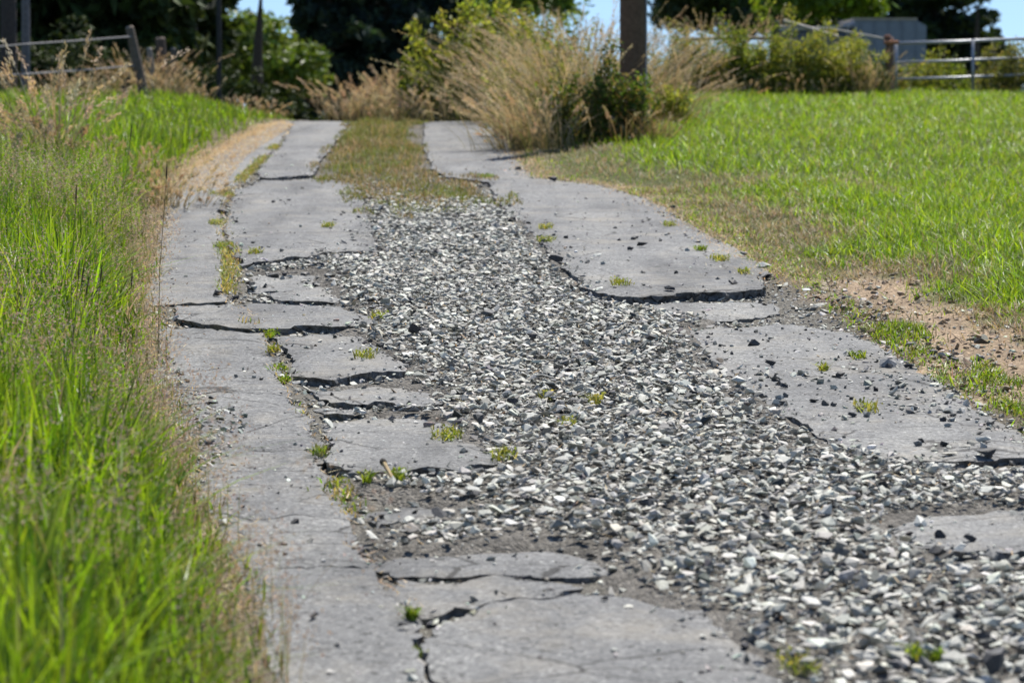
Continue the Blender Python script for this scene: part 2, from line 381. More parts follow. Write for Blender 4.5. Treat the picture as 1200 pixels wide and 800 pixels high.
def slab_z(Q, info):
    y0, y1, a, b, tx, xm = info
    t = np.clip((y1 - Q[:, 1]) / (y1 - y0), -.1, 1.1)
    return base(Q[:, 0], Q[:, 1]) + a + (b - a) * t ** 1.6 + tx * (Q[:, 0] - xm) + (fbm(Q[:, 0] * 1.6, Q[:, 1] * 1.6, 50, 3) - .5) * .022 + (vnoise(Q[:, 0] * 9, Q[:, 1] * 9, 60) - .5) * .005
for si, (poly, la, lb) in enumerate(SLABS):
    Q = jag(poly); la, lb = (0, 0) if si < 10 else (la * .5, lb * .62)
    y0, y1 = Q[:, 1].min(), Q[:, 1].max(); info = (y0, y1, la, lb, 0 if si < 10 else random.uniform(-.006, .006), Q[:, 0].mean())
    st = .1 if y0 < 20 else .2
    ax, ay = np.arange(Q[:, 0].min(), Q[:, 0].max(), st), np.arange(y0, y1, st * 1.3)
    I = np.array([(a + random.uniform(-.02, .02), b + random.uniform(-.02, .02)) for a in ax for b in ay])
    I = I[inside(I, Q)]; I = I[edist(I, Q) > .03]
    allp = [Vector(p) for p in np.concatenate([Q, I])]; n = len(Q)
    vs, es, fs, *_ = delaunay_2d_cdt(allp, [], [list(range(n))], 1, 1e-5)
    T = np.array([tuple(v) for v in vs]); zt = slab_z(T, info)
    D = edist(T, Q); zt -= .010 * (1 - sst(D, 0, .03)) * vnoise(T[:, 0] * 11, T[:, 1] * 11, 70) * 1.6
    f = []
    for t in fs:
        for k in range(1, len(t) - 1):
            a, b, c = T[t[0]], T[t[k]], T[t[k + 1]]
            up = (b[0] - a[0]) * (c[1] - a[1]) - (b[1] - a[1]) * (c[0] - a[0]) > 0
            f.append((t[0], t[k], t[k + 1]) if up else (t[0], t[k + 1], t[k]))
    m = M(); m.add(np.column_stack([T, zt]), f)
    ring = [np.column_stack([Q, slab_z(Q, info) - .010 * vnoise(Q[:, 0] * 11, Q[:, 1] * 11, 70) * 1.6])]
    c = np.roll(Q, -1, 0) - np.roll(Q, 1, 0); nrm = np.stack([c[:, 1], -c[:, 0]], 1); nrm /= np.linalg.norm(nrm, axis=1)[:, None] + 1e-9
    A = .5 * np.sum(Q[:, 0] * np.roll(Q[:, 1], -1) - np.roll(Q[:, 0], -1) * Q[:, 1]); sg = 1 if A > 0 else -1
    for dz in (.02, .045, .08):
        r = ring[0].copy(); r[:, :2] += nrm * sg * ((RNG.random(n) - .75) * .03)[:, None]; r[:, 2] -= dz * RNG.uniform(.8, 1.2, n); ring.append(r)
    W = np.concatenate(ring); f = []
    for lv in range(3):
        for k in range(n):
            a, b = lv * n + k, lv * n + (k + 1) % n
            q = [(a, a + n, b), (b, a + n, b + n)]
            f += q if sg > 0 else [(t[0], t[2], t[1]) for t in q]
    m.add(W, f)
    o = m.build("asphalt_slab", MAT['asphalt']); o.parent = road
    slab_info.append((Q, info))
GRAV = gl([(424,230),(500,232),(572,234),(604,256),(650,308),(690,345),(722,353),(748,357),(790,368),(830,373),(804,388),(844,434),(890,468),(966,518),(1040,540),(1130,548),(1260,545),(1330,580),(1330,600),(1210,592),(1120,596),(1066,602),(1030,616),(1050,636),(1120,654),(1210,656),(1330,662),(1480,740),(1620,860),(964,860),(928,806),(888,764),(862,736),(836,710),(770,700),(730,664),(690,636),(610,630),(540,640),(440,648),(430,618),(474,610),(540,604),(548,592),(480,578),(404,566),(400,558),(470,560),(532,558),(592,552),(548,514),(522,488),(470,480),(412,480),(418,474),(490,476),(522,472),(500,455),(476,446),(386,451),(484,438),(474,426),(444,404),(424,390),(400,384),(445,374),(398,356),(398,340),(384,330),(384,316),(290,318),(284,314),(362,304),(384,298),(446,297),(430,250)])
def gravel_z(P): 
    s = base(P[:, 0], P[:, 1]) - .004 + (fbm(P[:, 0] * 1.5, P[:, 1] * 1.2, 81, 3) - .5) * .045
    return s - .004 * (1 - sst(edist(P, GRAV), 0, .2))
def surf(P):
    P = np.asarray(P, float).reshape(-1, 2); z = ground(P[:, 0], P[:, 1])
    k = inside(P, GRAV); 
    if k.any(): z[k] = gravel_z(P[k]) + .012
    for Q, info in slab_info:
        k = inside(P, Q)
        if k.any(): z[k] = slab_z(P[k], info)
    return z
# gravel bed under the stones
ax, ay = np.arange(-2.6, 5.2, .06), np.arange(5.8, 27.5, .1)
X, Y = np.meshgrid(ax, ay); P2 = np.stack([X.ravel(), Y.ravel()], 1)
zz = gravel_z(P2) + (vnoise(P2[:, 0] * 12, P2[:, 1] * 12, 8) - .5) * .02
ins = inside(P2, GRAV); zz -= np.where(ins, 0, .06 * sst(edist(P2, GRAV), 0, .15))
i = (np.arange(len(ay) - 1)[:, None] * len(ax) + np.arange(len(ax) - 1)[None]).ravel()
F = np.concatenate([np.stack([i, i + 1, i + len(ax) + 1], 1), np.stack([i, i + len(ax) + 1, i + len(ax)], 1)])
keep = (ins | (edist(P2, GRAV) < .2))[F].all(1)
nz = fbm(P2[:, 0] * 9, P2[:, 1] * 9, 4)[:, None]
m = M(); m.add(np.column_stack([P2, zz]), F[keep], np.array((.15, .14, .125)) * (.55 + .9 * nz))
gravel_bed = tag(m.build("gravel_bed", MAT['soil'], smooth=True), "strip of coarse crushed grey gravel filling the broken middle of the track", kind="structure")

# ------------------------------------------------------------------ stones
def rock(seed, flat, nv=11):
    r = random.Random(seed); bm = bmesh.new()
    for k in range(nv):
        v = Vector((r.gauss(0, 1), r.gauss(0, 1), r.gauss(0, 1))).normalized() * r.uniform(.8, 1.05)
        bm.verts.new((v.x * .58 * r.uniform(.85, 1.15), v.y * .42, v.z * flat))
    out = bmesh.ops.convex_hull(bm, input=bm.verts)
    bmesh.ops.delete(bm, geom=[v for v in bm.verts if not v.link_faces], context='VERTS')
    bmesh.ops.triangulate(bm, faces=bm.faces); bmesh.ops.recalc_face_normals(bm, faces=bm.faces)
    bm.verts.index_update()
    V = np.array([v.co for v in bm.verts]); Fc = np.array([[v.index for v in f.verts] for f in bm.faces]); bm.free(); return V, Fc
ROCKS = [rock(100 + k, (.11, .15, .2, .3)[k % 4]) for k in range(16)]
LUMPS = [rock(300 + k, (.3, .36, .42)[k % 3]) for k in range(9)]
def rmesh(vf, name):
    m = M(); m.add(*vf); me = m.mesh(name); me.materials.append(MAT['stone']); return me
ROCK_ME = [rmesh(r, "stone") for r in ROCKS]; LUMP_ME = [rmesh(r, "stone") for r in LUMPS]
def rotm(yaw, pitch, roll):
    cy, sy, cp_, sp_, cr, sr = np.cos(yaw), np.sin(yaw), np.cos(pitch), np.sin(pitch), np.cos(roll), np.sin(roll)
    return np.stack([np.stack([cy * cp_, cy * sp_ * sr - sy * cr, cy * sp_ * cr + sy * sr], -1),
                     np.stack([sy * cp_, sy * sp_ * sr + cy * cr, sy * sp_ * cr - cy * sr], -1),
                     np.stack([-sp_, cp_ * sr, cp_ * cr], -1)], -2)
def stones_into(m, P, size, cols, tilt=.35, rocks=ROCKS):
    N = len(P); k = RNG.integers(0, len(rocks), N)
    Rm = rotm(RNG.uniform(0, 6.28, N), RNG.normal(0, tilt, N), RNG.normal(0, tilt, N))
    for j, (V, Fc) in enumerate(rocks):
        s = np.where(k == j)[0]
        if len(s) == 0: continue
        W = np.einsum('nij,vj->nvi', Rm[s], V) * size[s][:, None, None] + P[s][:, None]
        f = (np.arange(len(s))[:, None, None] * len(V) + Fc[None]).reshape(-1, 3)
        m.add(W.reshape(-1, 3), f, np.repeat(cols[s], len(V), 0))
def rnd_in(n, poly, fall=None):
    lo, hi = poly.min(0), poly.max(0); P = RNG.uniform(lo, hi, (n, 2)); return P[inside(P, poly)]
GREYS = [(.40, .40, .375), (.46, .458, .425), (.33, .33, .305), (.53, .525, .485), (.38, .38, .35), (.25, .25, .235), (.43, .41, .365), (.47, .465, .43), (.16, .16, .155)]; GREYS = [(r * 1.01, g_, b * .955) for r, g_, b in GREYS]
P = rnd_in(88000, GRAV)
P = P[(P[:, 0] < P[:, 1] * .18 + .9)]
size = np.exp(RNG.normal(math.log(.030), .45, len(P))); size = np.clip(size, .011, .064)
keepp = RNG.random(len(P)) < np.clip(.25 + edist(P, GRAV) * 4, 0, 1); P, size = P[keepp], size[keepp]
zz = gravel_z(P) + RNG.random(len(P)) * .026 + size * .10
cols = mixc(len(P), GREYS, .18, .1); darkm = RNG.random(len(P)) < .05; cols[darkm] = mixc(darkm.sum(), [(.055, .055, .057), (.085, .083, .08)], .2)
show = size / P[:, 1]; big = np.zeros(len(P), bool)
vis = (np.abs(P[:, 0]) < P[:, 1] * .178) & (g(600, 800)[1] * .98 < P[:, 1]); show = np.where(vis, show, 0)
big[np.argsort(-show)[:296]] = True
for k in np.where(big)[0]:
    o = link("stone", ROCK_ME[k % len(ROCK_ME)], None, gravel_bed)
    o.location = (P[k, 0], P[k, 1], zz[k] + .012); o.rotation_euler = (random.gauss(0, .3), random.gauss(0, .3), random.uniform(0, 6.28))
    o.scale = (size[k] * 1.05,) * 3; o.color = (*cols[k], 1)
m = M(); s = ~big; stones_into(m, np.column_stack([P, zz])[s], size[s], cols[s], .3)
on_slab = lambda P: np.any([inside(P, Q) for Q, _ in slab_info], 0)
P = rnd_in(120000, np.concatenate([LE, RE[::-1]])); P = P[(P[:, 1] < 27) & ~inside(P, GRAV)]; e = edist(P, GRAV); os_ = on_slab(P)
wob = fbm(P[:, 0] * 2.3, P[:, 1] * 1.4, 93, 3)
pr = np.where(os_, .42 * np.exp(-e / (.03 + .28 * np.clip(wob - .3, 0, 1))), .75)
pr = np.maximum(pr, os_ * (P[:, 0] > .7) * (P[:, 1] < 14) * .5 * sst(wob, .42, .66) ** 1.5)
k = RNG.random(len(P)) < pr; P = P[k]; size = np.clip(np.exp(RNG.normal(math.log(.019), .55, len(P))), .007, .065)
cols = mixc(len(P), GREYS + [(.08, .08, .08), (.14, .135, .125)], .2, .1)
stones_into(m, np.column_stack([P, surf(P) + size * .12]), size, cols, .35)
P = rnd_in(48000, GRAV); P = P[P[:, 0] < P[:, 1] * .18 + .5]; size = RNG.uniform(.007, .014, len(P)); FINE = [rock(500 + k, .3, 6) for k in range(3)]
stones_into(m, np.column_stack([P, gravel_z(P) + RNG.random(len(P)) * .016]), size, mixc(len(P), GREYS + [(.3, .27, .21)], .2, .1), .5, FINE)
tag(m.build("gravel", MAT['grit']), "loose angular grey gravel stones heaped along the broken middle of the track", "gravel", kind="stuff")

# grit and crumbs scattered over slabs, cracks and the crumbling edges
RD = np.concatenate([LE, RE[::-1]])
P = rnd_in(42000, RD); P = P[(P[:, 1] < 30)]
e = np.minimum(edist(P, GRAV), 3); jd = np.abs(P[:, 0] - np.interp(P[:, 1], JT[::-1, 1], JT[::-1, 0])); le = P[:, 0] - xl(P[:, 1]); re_ = xr(P[:, 1]) - P[:, 0]
pr = .05 + .75 * np.exp(-e / .13) + .95 * np.exp(-jd / .06) + .8 * np.exp(-le / .10) + .55 * np.exp(-re_ / .28)
pr += .35 * (P[:, 0] > 1) * (P[:, 1] < 16)
pr *= .15 + 2.2 * np.clip(fbm(P[:, 0] * 1.9, P[:, 1] * 1.5, 91, 3) - .32, 0, 1)
se = np.full(len(P), 9.)
for Q, info in slab_info[10:]: se = np.minimum(se, edist(P, Q[::2]))
pr += .75 * np.exp(-se / .035)
k = (RNG.random(len(P)) < pr) & ~inside(P, GRAV); P = P[k]
P2 = gl([(1000,340)]) ; Q = rnd_in(12000, DIRT); Q = Q[RNG.random(len(Q)) < .22 + .6 * (Q[:, 0] - xr(Q[:, 1]) < .25)]
Q2 = rnd_in(3200, gl([(185,400),(225,455),(285,480),(292,505),(262,530),(235,560),(205,500)]))
NQ = len(P); P = np.concatenate([P, Q, Q2]); size = np.clip(np.exp(RNG.normal(math.log(.015), .5, len(P))), .006, .05)
cols = mixc(len(P), GREYS + [(.05, .05, .052), (.07, .07, .07), (.06, .058, .055), (.3, .24, .17)], .2)
cl_ = slice(NQ, NQ + len(Q)); kk = RNG.random(len(Q)) < .5; cc = cols[cl_]; cc[kk] = mixc(kk.sum(), [(.27, .195, .125), (.22, .16, .10)], .15); cols[cl_] = cc; size[cl_] *= np.where(kk, 1.5, 1.25)
m = M(); stones_into(m, np.column_stack([P, surf(P) + size * .1]), size, cols, .4)
tag(m.build("asphalt_grit", MAT['grit']), "small dark asphalt crumbs and grit scattered over the slabs and in their cracks", "grit", kind="stuff")

# loose stones one can pick out
BLK, PALE, MID = (.045, .045, .048), (.48, .48, .44), (.16, .16, .155)
DIST = [  # px, py, width px, colour, flat, label
 (261,249,13,BLK,0,"dark asphalt lump beside the grassy joint at the top of the left lane"),
 (253,343,13,BLK,0,"dark lump alone on the left lane just above the long cross crack"),
 (275,347,11,BLK,0,"dark lump next to the joint above the smooth pale slab"),
 (362,719,23,BLK,1,"flat black stone lying alone on the left lane near the bottom of the photo"),
 (472,733,14,BLK,0,"black lump at the foot of the curved bottom crack"),
 (557,596,16,BLK,0,"black lump in front of the small sunken slab edge by the gravel"),
 (757,599,20,BLK,0,"round black lump on top of the pale gravel in the middle of the strip"),
 (900,615,18,BLK,0,"black lump half sunk in gravel left of the lower right slab"),
 (880,400,18,(.06,.06,.062),1,"smooth dark oval stone on the upper right slab"),
 (903,424,13,BLK,0,"black lump below the smooth dark oval stone on the right slab"),
 (893,313,17,PALE,1,"pale flat stone at the right edge of the track by the turf"),
 (870,300,13,MID,1,"grey stone left of the pale flat stone by the right turf edge"),
 (786,243,10,BLK,0,"dark pebble beside the straw on the right edge of the far slab"),
 (752,290,13,BLK,0,"larger of two dark lumps side by side on the far right slab"),
 (739,296,9,BLK,0,"smaller of two dark lumps side by side on the far right slab"),
 (784,342,14,BLK,1,"flat dark chip at the broken lower edge of the far right slab"),
 (860,335,14,BLK,1,"dark chip near the right end of the far right slab's broken edge"),
 (1100,627,17,BLK,0,"left of two black lumps on the lower right slab"),
 (1136,635,17,BLK,0,"right of two black lumps on the lower right slab"),
 (1096,658,22,BLK,0,"black lump in the gravel just below the lower right slab's edge"),
 (1152,531,26,(.05,.05,.05),1,"broad dark stone on the rubble at the right above the lower slab"),
 (1148,512,22,PALE,1,"pale flat stone behind the broad dark stone at the right"),
 (1148,403,19,(.07,.065,.06),0,"dark stone lying on the bare brown soil of the right verge"),
 (985,440,12,BLK,0,"dark lump at the middle of the right slabs beside a weed tuft"),
 (918,452,12,BLK,0,"dark lump above the pale flat stone beside the gravel edge"),
 (868,454,26,PALE,1,"pale flat stone at the left edge of the right slab by the gravel"),
 (908,470,16,PALE,1,"light stone just inside the left edge of the right slab"),
 (998,484,12,BLK,0,"black lump on the near part of the right slab"),
 (1040,424,26,(.2,.2,.2),1,"long flat grey shard at the right edge of the right slab"),
 (646,212,12,BLK,0,"dark lump at the end of the weedy middle strip"),
 (233,501,14,PALE,0,"pale rounded stone in the crumbled hole of the left lane"),
 (248,472,12,BLK,0,"dark stone at the top of the crumbled hole in the left lane"),
 (1170,788,46,(.05,.05,.052),0,"big dark boulder-like lump in the bottom right corner of the gravel"),
 (1150,757,20,BLK,0,"dark lump just above the big lump in the bottom right corner"),
 (957,690,18,(.06,.06,.06),0,"dark lump in the gravel right of the bottom slab"),
 (1020,724,16,BLK,0,"black lump in the gravel below the lower right slab"),
 (985,660,22,(.10,.10,.10),0,"dark grey stone in the gravel left of the lower right slab's front"),
 (880,637,22,(.09,.09,.09),1,"dark grey flat stone in the gravel above the bottom slab"),
 (709,701,11,BLK,0,"small black lump on the bottom slab's upper edge"),
 (617,674,12,BLK,0,"small black lump on the sunken middle slab"),
 (692,645,14,BLK,0,"black lump at the gravel end of the long sunken slab"),
 (562,500,20,(.07,.07,.07),0,"dark stone where the gravel meets the raised slab"),
 (600,478,15,BLK,0,"black lump at the left margin of the gravel below the upper slabs"),
 (575,372,22,(.10,.10,.10),1,"long dark stone lying on the upper gravel"),
 (483,392,18,BLK,0,"dark lump in the gravel right of the smooth pale slab"),
 (652,310,18,BLK,0,"dark lump at the right margin of the upper gravel"),
 (760,405,15,BLK,0,"dark lump in the middle gravel left of the right slab"),
 (622,405,14,BLK,0,"dark lump in the middle of the gravel above the raised slab"),
 (560,215,11,(.06,.06,.06),0,"dark stone at the near corner of the weedy strip"),
 (607,200,12,BLK,0,"dark stone at the foot of the tall dry grass beside the far slab"),
]
for k, (px, py, wpx, c, fl, lab) in enumerate(DIST):
    x, y = g(px, py + wpx * .2); s = wpx * y / FPX
    me = LUMP_ME[k % 9]
    o = link("loose_stone", me); zz = surf([(x, y)])[0]
    o.location = (x, y, zz + s * (.16 if fl else .26) + (.03 if inside(np.array([[x, y]]), GRAV)[0] else 0)); o.rotation_euler = (random.gauss(0, .15), random.gauss(0, .15), random.gauss(0, .5))
    o.scale = (s * 1.15, s, s * (.7 if fl else 1.0)); o.color = (*c, 1)
    tag(o, lab, "stone", "loose stones lying on the track")
def scatter_stones(n, poly, lab, grp, lo=.018, hi=.05):
    P = rnd_in(n * 30, gl(poly)); P = P[~inside(P, GRAV)]; P = P[RNG.random(len(P)) < sst(fbm(P[:, 0] * 2.5, P[:, 1] * 1.8, 95, 3), .42, .66)][:n]; Z = surf(P)
    for k in range(len(P)):
        s = random.uniform(lo, hi) ** 1.0; o = link("loose_stone", LUMP_ME[random.randrange(9)] if random.random() < .6 else ROCK_ME[random.randrange(16)])
        o.location = (P[k, 0], P[k, 1], Z[k] + s * .16); o.rotation_euler = (random.gauss(0, .2), random.gauss(0, .2), random.uniform(0, 6.28))
        o.scale = (s,) * 3; c = random.choice([BLK, (.08, .08, .078), MID, (.11, .108, .10), (.3, .31, .29)]); o.color = (*c, 1)
        tag(o, lab, "stone", grp)
scatter_stones(55, [(800,385),(1000,385),(1200,500),(1200,592),(1040,596),(960,515),(880,465)], "small dark or grey chip scattered on the right asphalt slabs", "stone chips on the right slabs")
scatter_stones(30, [(620,250),(760,240),(900,320),(880,345),(700,340)], "small dark chip scattered on the far right slab", "stone chips on the far right slab")
scatter_stones(16, [(280,220),(415,215),(440,295),(285,310)], "small dark crumb scattered on the far middle slab", "stone chips on the far middle slab")
scatter_stones(34, [(285,312),(385,312),(395,352),(290,352)], "dark rubble piece lying in the broken hollow above the smooth slab", "rubble in the hollow above the smooth slab", .03, .07)
scatter_stones(30, [(400,600),(560,612),(600,632),(430,650)], "dark rubble piece in the pothole in front of the small sunken slab", "rubble in the lower pothole", .02, .05)
scatter_stones(34, [(965,345),(1100,400),(1200,440),(1200,480),(1020,385)], "stone lying on the bare brown soil of the right verge", "stones on the bare soil", .02, .06)
scatter_stones(30, [(190,380),(480,480),(560,520),(420,600),(300,640),(205,480)], "small crumb scattered on the left lane and its slabs", "stone chips on the left slabs", .012, .03)

# ------------------------------------------------------------------ grass
GREEN = [(.17, .27, .02), (.13, .23, .018), (.24, .34, .03), (.07, .14, .014), (.19, .26, .05), (.21, .31, .025)]
TAN = [(.42, .32, .17), (.36, .26, .14), (.50, .40, .24), (.30, .24, .12)]
OLIVE = [(.20, .21, .06), (.24, .22, .08), (.15, .18, .04)]
def z3(P, dz=0): return np.column_stack([P, ground(P[:, 0], P[:, 1]) + dz])
# tall green verge on the left
def left_area(n, y0, y1, w):
    y = RNG.uniform(y0, y1, n); d = RNG.uniform(-.02, 1, n) * w; return np.stack([xl(y) - d, y], 1), d
m = M(); md = M()
for n, y0, y1, w in ((19000, 5.6, 11, 2.2), (25000, 11, 19, 3.2), (22000, 19, 30, 5.0), (22000, 30, 43, 8.0)):
    P, d = left_area(n, y0, y1, w); P = P[np.abs(P[:, 0]) < P[:, 1] * .18 + 1.3]; d = xl(P[:, 1]) - P[:, 0]
    cl = fbm(P[:, 0] * 2.6, P[:, 1] * 1.9, 12, 3)
    nn = len(P); edge = sst(d, .0, .45)
    tall = 1 - .62 * sst(P[:, 1], 27, 33)
    h = (.09 + .40 * edge * (.3 + 1.2 * cl)) * RNG.uniform(.55, 1.15, nn) * tall; w_ = RNG.uniform(.005, .0145, nn) * (1 + P[:, 1] * .004)
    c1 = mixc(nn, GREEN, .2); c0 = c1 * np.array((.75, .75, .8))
    dry = RNG.random(nn) < .05 + .75 * (1 - sst(d + (cl - .5) * .4, .02, .26)); c1[dry] = mixc(dry.sum(), [(.46, .38, .26), (.40, .31, .21), (.52, .44, .32), (.42, .34, .25)] + OLIVE, .2); c0[dry] = c1[dry] * .8
    keep = RNG.random(nn) < .35 + .65 * edge
    for mm, kp in ((m, keep & ~dry), (md, keep & dry)):
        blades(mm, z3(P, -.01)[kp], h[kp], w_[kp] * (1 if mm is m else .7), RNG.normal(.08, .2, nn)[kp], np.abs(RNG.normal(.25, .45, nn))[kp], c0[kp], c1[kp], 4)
tag(m.build("tall_grass", MAT['grass']), "tall lush green grass of the left verge leaning over the track", "grass", kind="stuff")
tag(md.build("dry_verge_grass", MAT['dry']), "withered straw coloured blades along the left verge and lane edge", "dry grass", kind="stuff")
# airy pinkish panicles and dark spikes over it
m = M(); P, d = left_area(4300, 6.5, 20, 3.0); P = P[(np.abs(P[:, 0]) < P[:, 1] * .18 + .8)]; d = xl(P[:, 1]) - P[:, 0]
cl = fbm(P[:, 0] * .9, P[:, 1] * .7, 44, 3); k = (cl > .56) | (RNG.random(len(P)) < .13); P = P[k]; d = d[k]; n = len(P)
h = RNG.uniform(.40, .75, n) * (.45 + .55 * sst(d, -.1, .5)); az = RNG.uniform(0, 6.28, n); lean = np.abs(RNG.normal(.15, .12, n))
col_s = mixc(n, [(.30, .24, .12), (.22, .24, .08)], .2)
blades(m, z3(P), h, np.full(n, .0025), lean, lean, col_s, col_s, 3, az)
tops = z3(P) + np.stack([np.cos(az) * 2 * lean * h, np.sin(az) * 2 * lean * h, h * (1 - .35 * lean)], 1)
kk = 26; c = np.repeat(tops, kk, 0); c = c + RNG.normal(size=c.shape) * np.array((.028, .028, .05)) - np.array((0, 0, .05))
flecks(m, c, RNG.uniform(.0018, .0036, len(c)), RNG.uniform(.004, .010, len(c)), mixc(len(c), [(.44, .33, .27), (.50, .39, .32), (.37, .27, .22)], .15))
tag(m.build("grass_seed_heads", MAT['dry']), "hazy pinkish seed heads standing over the tall left grass", "seed heads", kind="stuff")
# mown lawn on the right
m = M(); md = M()
def right_area(n, y0, y1, a, w):
    y = RNG.uniform(y0, y1, n); d = a + RNG.random(n) * w; return np.stack([xr(np.clip(y, 7, 40)) + d, y], 1), d
for n, y0, y1, w in ((44000, 9, 16, 3.0), (60000, 16, 25, 4.8), (62000, 25, 45.5, 8.5)):
    P, d = right_area(n, y0, y1, -.05, w); P = P[np.abs(P[:, 0]) < P[:, 1] * .18 + 1.6]; d = P[:, 0] - xr(np.clip(P[:, 1], 7, 40)); nn = len(P)
    cl = fbm(P[:, 0] * 1.3, P[:, 1] * .8, 61, 3); cl2 = fbm(P[:, 0] * 4, P[:, 1] * 2.5, 62, 3)
    e = sst(d + (cl2 - .5) * .35, -.10, .14)
    dryp = .05 + .85 * (1 - sst(d + (cl - .5) * 2.6 + (cl2 - .5) * 1.1, .55, 1.7)); dryp *= .45 + .55 * sst(d + (cl2 - .5) * .5, .1, .45)
    ind = inside(P, DIRT); keep = (RNG.random(nn) < .12 + .88 * e) & ~(ind & (RNG.random(nn) < sst(edist(P, DIRT) + (cl2 - .5) * .5, -.05, .3) * .93)) 
    h = (.035 + .085 * sst(d, .1, 1.6) * (.5 + cl)) * RNG.uniform(.6, 1.3, nn) + .03 * (cl2 > .6)
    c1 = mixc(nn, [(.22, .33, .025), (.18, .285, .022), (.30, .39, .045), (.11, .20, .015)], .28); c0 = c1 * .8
    dr_ = RNG.random(nn) < dryp; c1[dr_] = mixc(dr_.sum(), [(.46, .38, .26), (.40, .31, .21), (.52, .44, .32), (.34, .27, .18), (.42, .36, .25), (.22, .23, .09), (.27, .25, .12)], .2); c0[dr_] = c1[dr_] * .8
    w_ = RNG.uniform(.003, .006, nn) * (1 + P[:, 1] * .02)
    for mm, kp in ((m, keep & ~dr_), (md, keep & dr_)):
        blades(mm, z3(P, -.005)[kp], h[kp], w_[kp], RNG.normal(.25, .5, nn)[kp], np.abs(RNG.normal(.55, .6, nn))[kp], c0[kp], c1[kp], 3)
tag(m.build("lawn_grass", MAT['grass']), "short sunlit green meadow grass right of the track", "grass", kind="stuff")
tag(md.build("dry_grass", MAT['dry']), "withered tan grass fringing the right edge of the track", "dry grass", kind="stuff")
# low weeds on the right soil, middle strip, joints
m = M(); P = rnd_in(9000, WEEDP); P = P[RNG.random(len(P)) < sst(fbm(P[:, 0] * 2.5, P[:, 1] * 2.0, 77, 3), .42, .6)]; n = len(P)
c1 = mixc(n, GREEN + OLIVE, .2)
blades(m, z3(P), RNG.uniform(.02, .07, n), RNG.uniform(.004, .009, n), RNG.normal(.3, .4, n), np.abs(RNG.normal(.5, .4, n)), c1 * .8, c1, 2)
y = np.concatenate([RNG.uniform(16.5, 33, 7000), RNG.uniform(9.2, 16.5, 2600)]); P = np.stack([np.interp(y, JT[::-1, 1], JT[::-1, 0]) + RNG.normal(-.01, .032, len(y)), y], 1)
P = P[RNG.random(len(P)) < np.where(P[:, 1] > 16.5, sst(fbm(P[:, 1] * .8, P[:, 1] * 0, 75, 3), .38, .55), .5 * sst(fbm(P[:, 1] * 1.6, P[:, 1] * 0, 76, 3), .55, .66))]; n = len(P); c1 = mixc(n, GREEN[:2] + OLIVE + TAN, .2)
blades(m, np.column_stack([P, np.maximum(surf(P), base(P[:, 0], P[:, 1]) - .012)]), RNG.uniform(.01, .045, n), RNG.uniform(.004, .008, n), RNG.normal(.3, .4, n), np.abs(RNG.normal(.5, .4, n)), c1 * .8, c1, 2)
tag(m.build("low_weeds", MAT['grass']), "low green weeds creeping over the right soil edge and along the left joint", "weeds", kind="stuff")
m = M(); P = rnd_in(30000, STRIP); P2 = rnd_in(6000, gl([(395,218),(600,218),(622,262),(560,252),(470,258),(408,250)])); P2 = P2[fbm(P2[:, 0] * 5, P2[:, 1] * 1.6, 79, 3) > .56]; n = len(P); e = edist(P, STRIP)
cl = fbm(P[:, 0] * 3, P[:, 1] * 1.5, 71, 3); k = RNG.random(n) < sst(e + (fbm(P[:, 0] * 4, P[:, 1] * 1.1, 74, 4) - .6) * 1.1, -.05, .12); P = np.concatenate([P[k], P2]); cl = np.concatenate([cl[k], np.full(len(P2), .5)]); e = np.concatenate([e[k], np.full(len(P2), .12)]); n = len(P)
c1 = mixc(n, TAN + OLIVE, .22); gk = RNG.random(n) < sst(fbm(P[:, 0] * 3.5, P[:, 1] * 1.3, 72, 3), .42, .62) * .85; c1[gk] = mixc(gk.sum(), [(.17, .23, .04), (.22, .24, .05)], .2)
blades(m, np.column_stack([P, surf(P) ]) , (.03 + .22 * cl ** 1.5 * sst(e, 0, .3) * (.5 + .5 * sst(P[:, 1], 24, 34))) * RNG.uniform(.5, 1.2, n), RNG.uniform(.005, .009, n), RNG.normal(.2, .3, n), np.abs(RNG.normal(.4, .4, n)), c1 * .8, c1, 2)
tag(m.build("weedy_strip", MAT['dry']), "dry brown and green weeds on the middle strip between the far wheel lanes", "weeds", kind="stuff")
# straw litter: far left edge, right edge, cracks, gravel
m = M(); A = rnd_in(14000, STRAW)
y = RNG.uniform(8, 36, 9000); B = np.stack([xl(y) + RNG.normal(-.05, .08, len(y)), y], 1)
y = RNG.uniform(17, 38, 6000); Cc = np.stack([xr(y) + RNG.normal(.05, .12, len(y)), y], 1)
y = RNG.uniform(8, 30, 700); D_ = np.stack([np.interp(y, JT[::-1, 1], JT[::-1, 0]) + RNG.normal(0, .03, len(y)), y], 1)
E = rnd_in(1500, GRAV)
P = np.concatenate([A, B, Cc, D_, E]); n = len(P); Z = surf(P) + RNG.uniform(.004, .02, n); Z[-len(E):] += .025
h = RNG.uniform(.015, .06, n) 
c1 = mixc(n, [(.55, .43, .25), (.48, .35, .19), (.62, .50, .32), (.38, .26, .14)], .15)
blades(m, np.column_stack([P, Z]), h * .35, RNG.uniform(.002, .005, n) * (1 + P[:, 1] * .02), RNG.normal(2.2, .8, n), RNG.normal(0, .5, n), c1, c1, 2)
tag(m.build("straw_litter", MAT['dry']), "pale dry straw littering the edges and cracks of the track", "straw", kind="stuff")

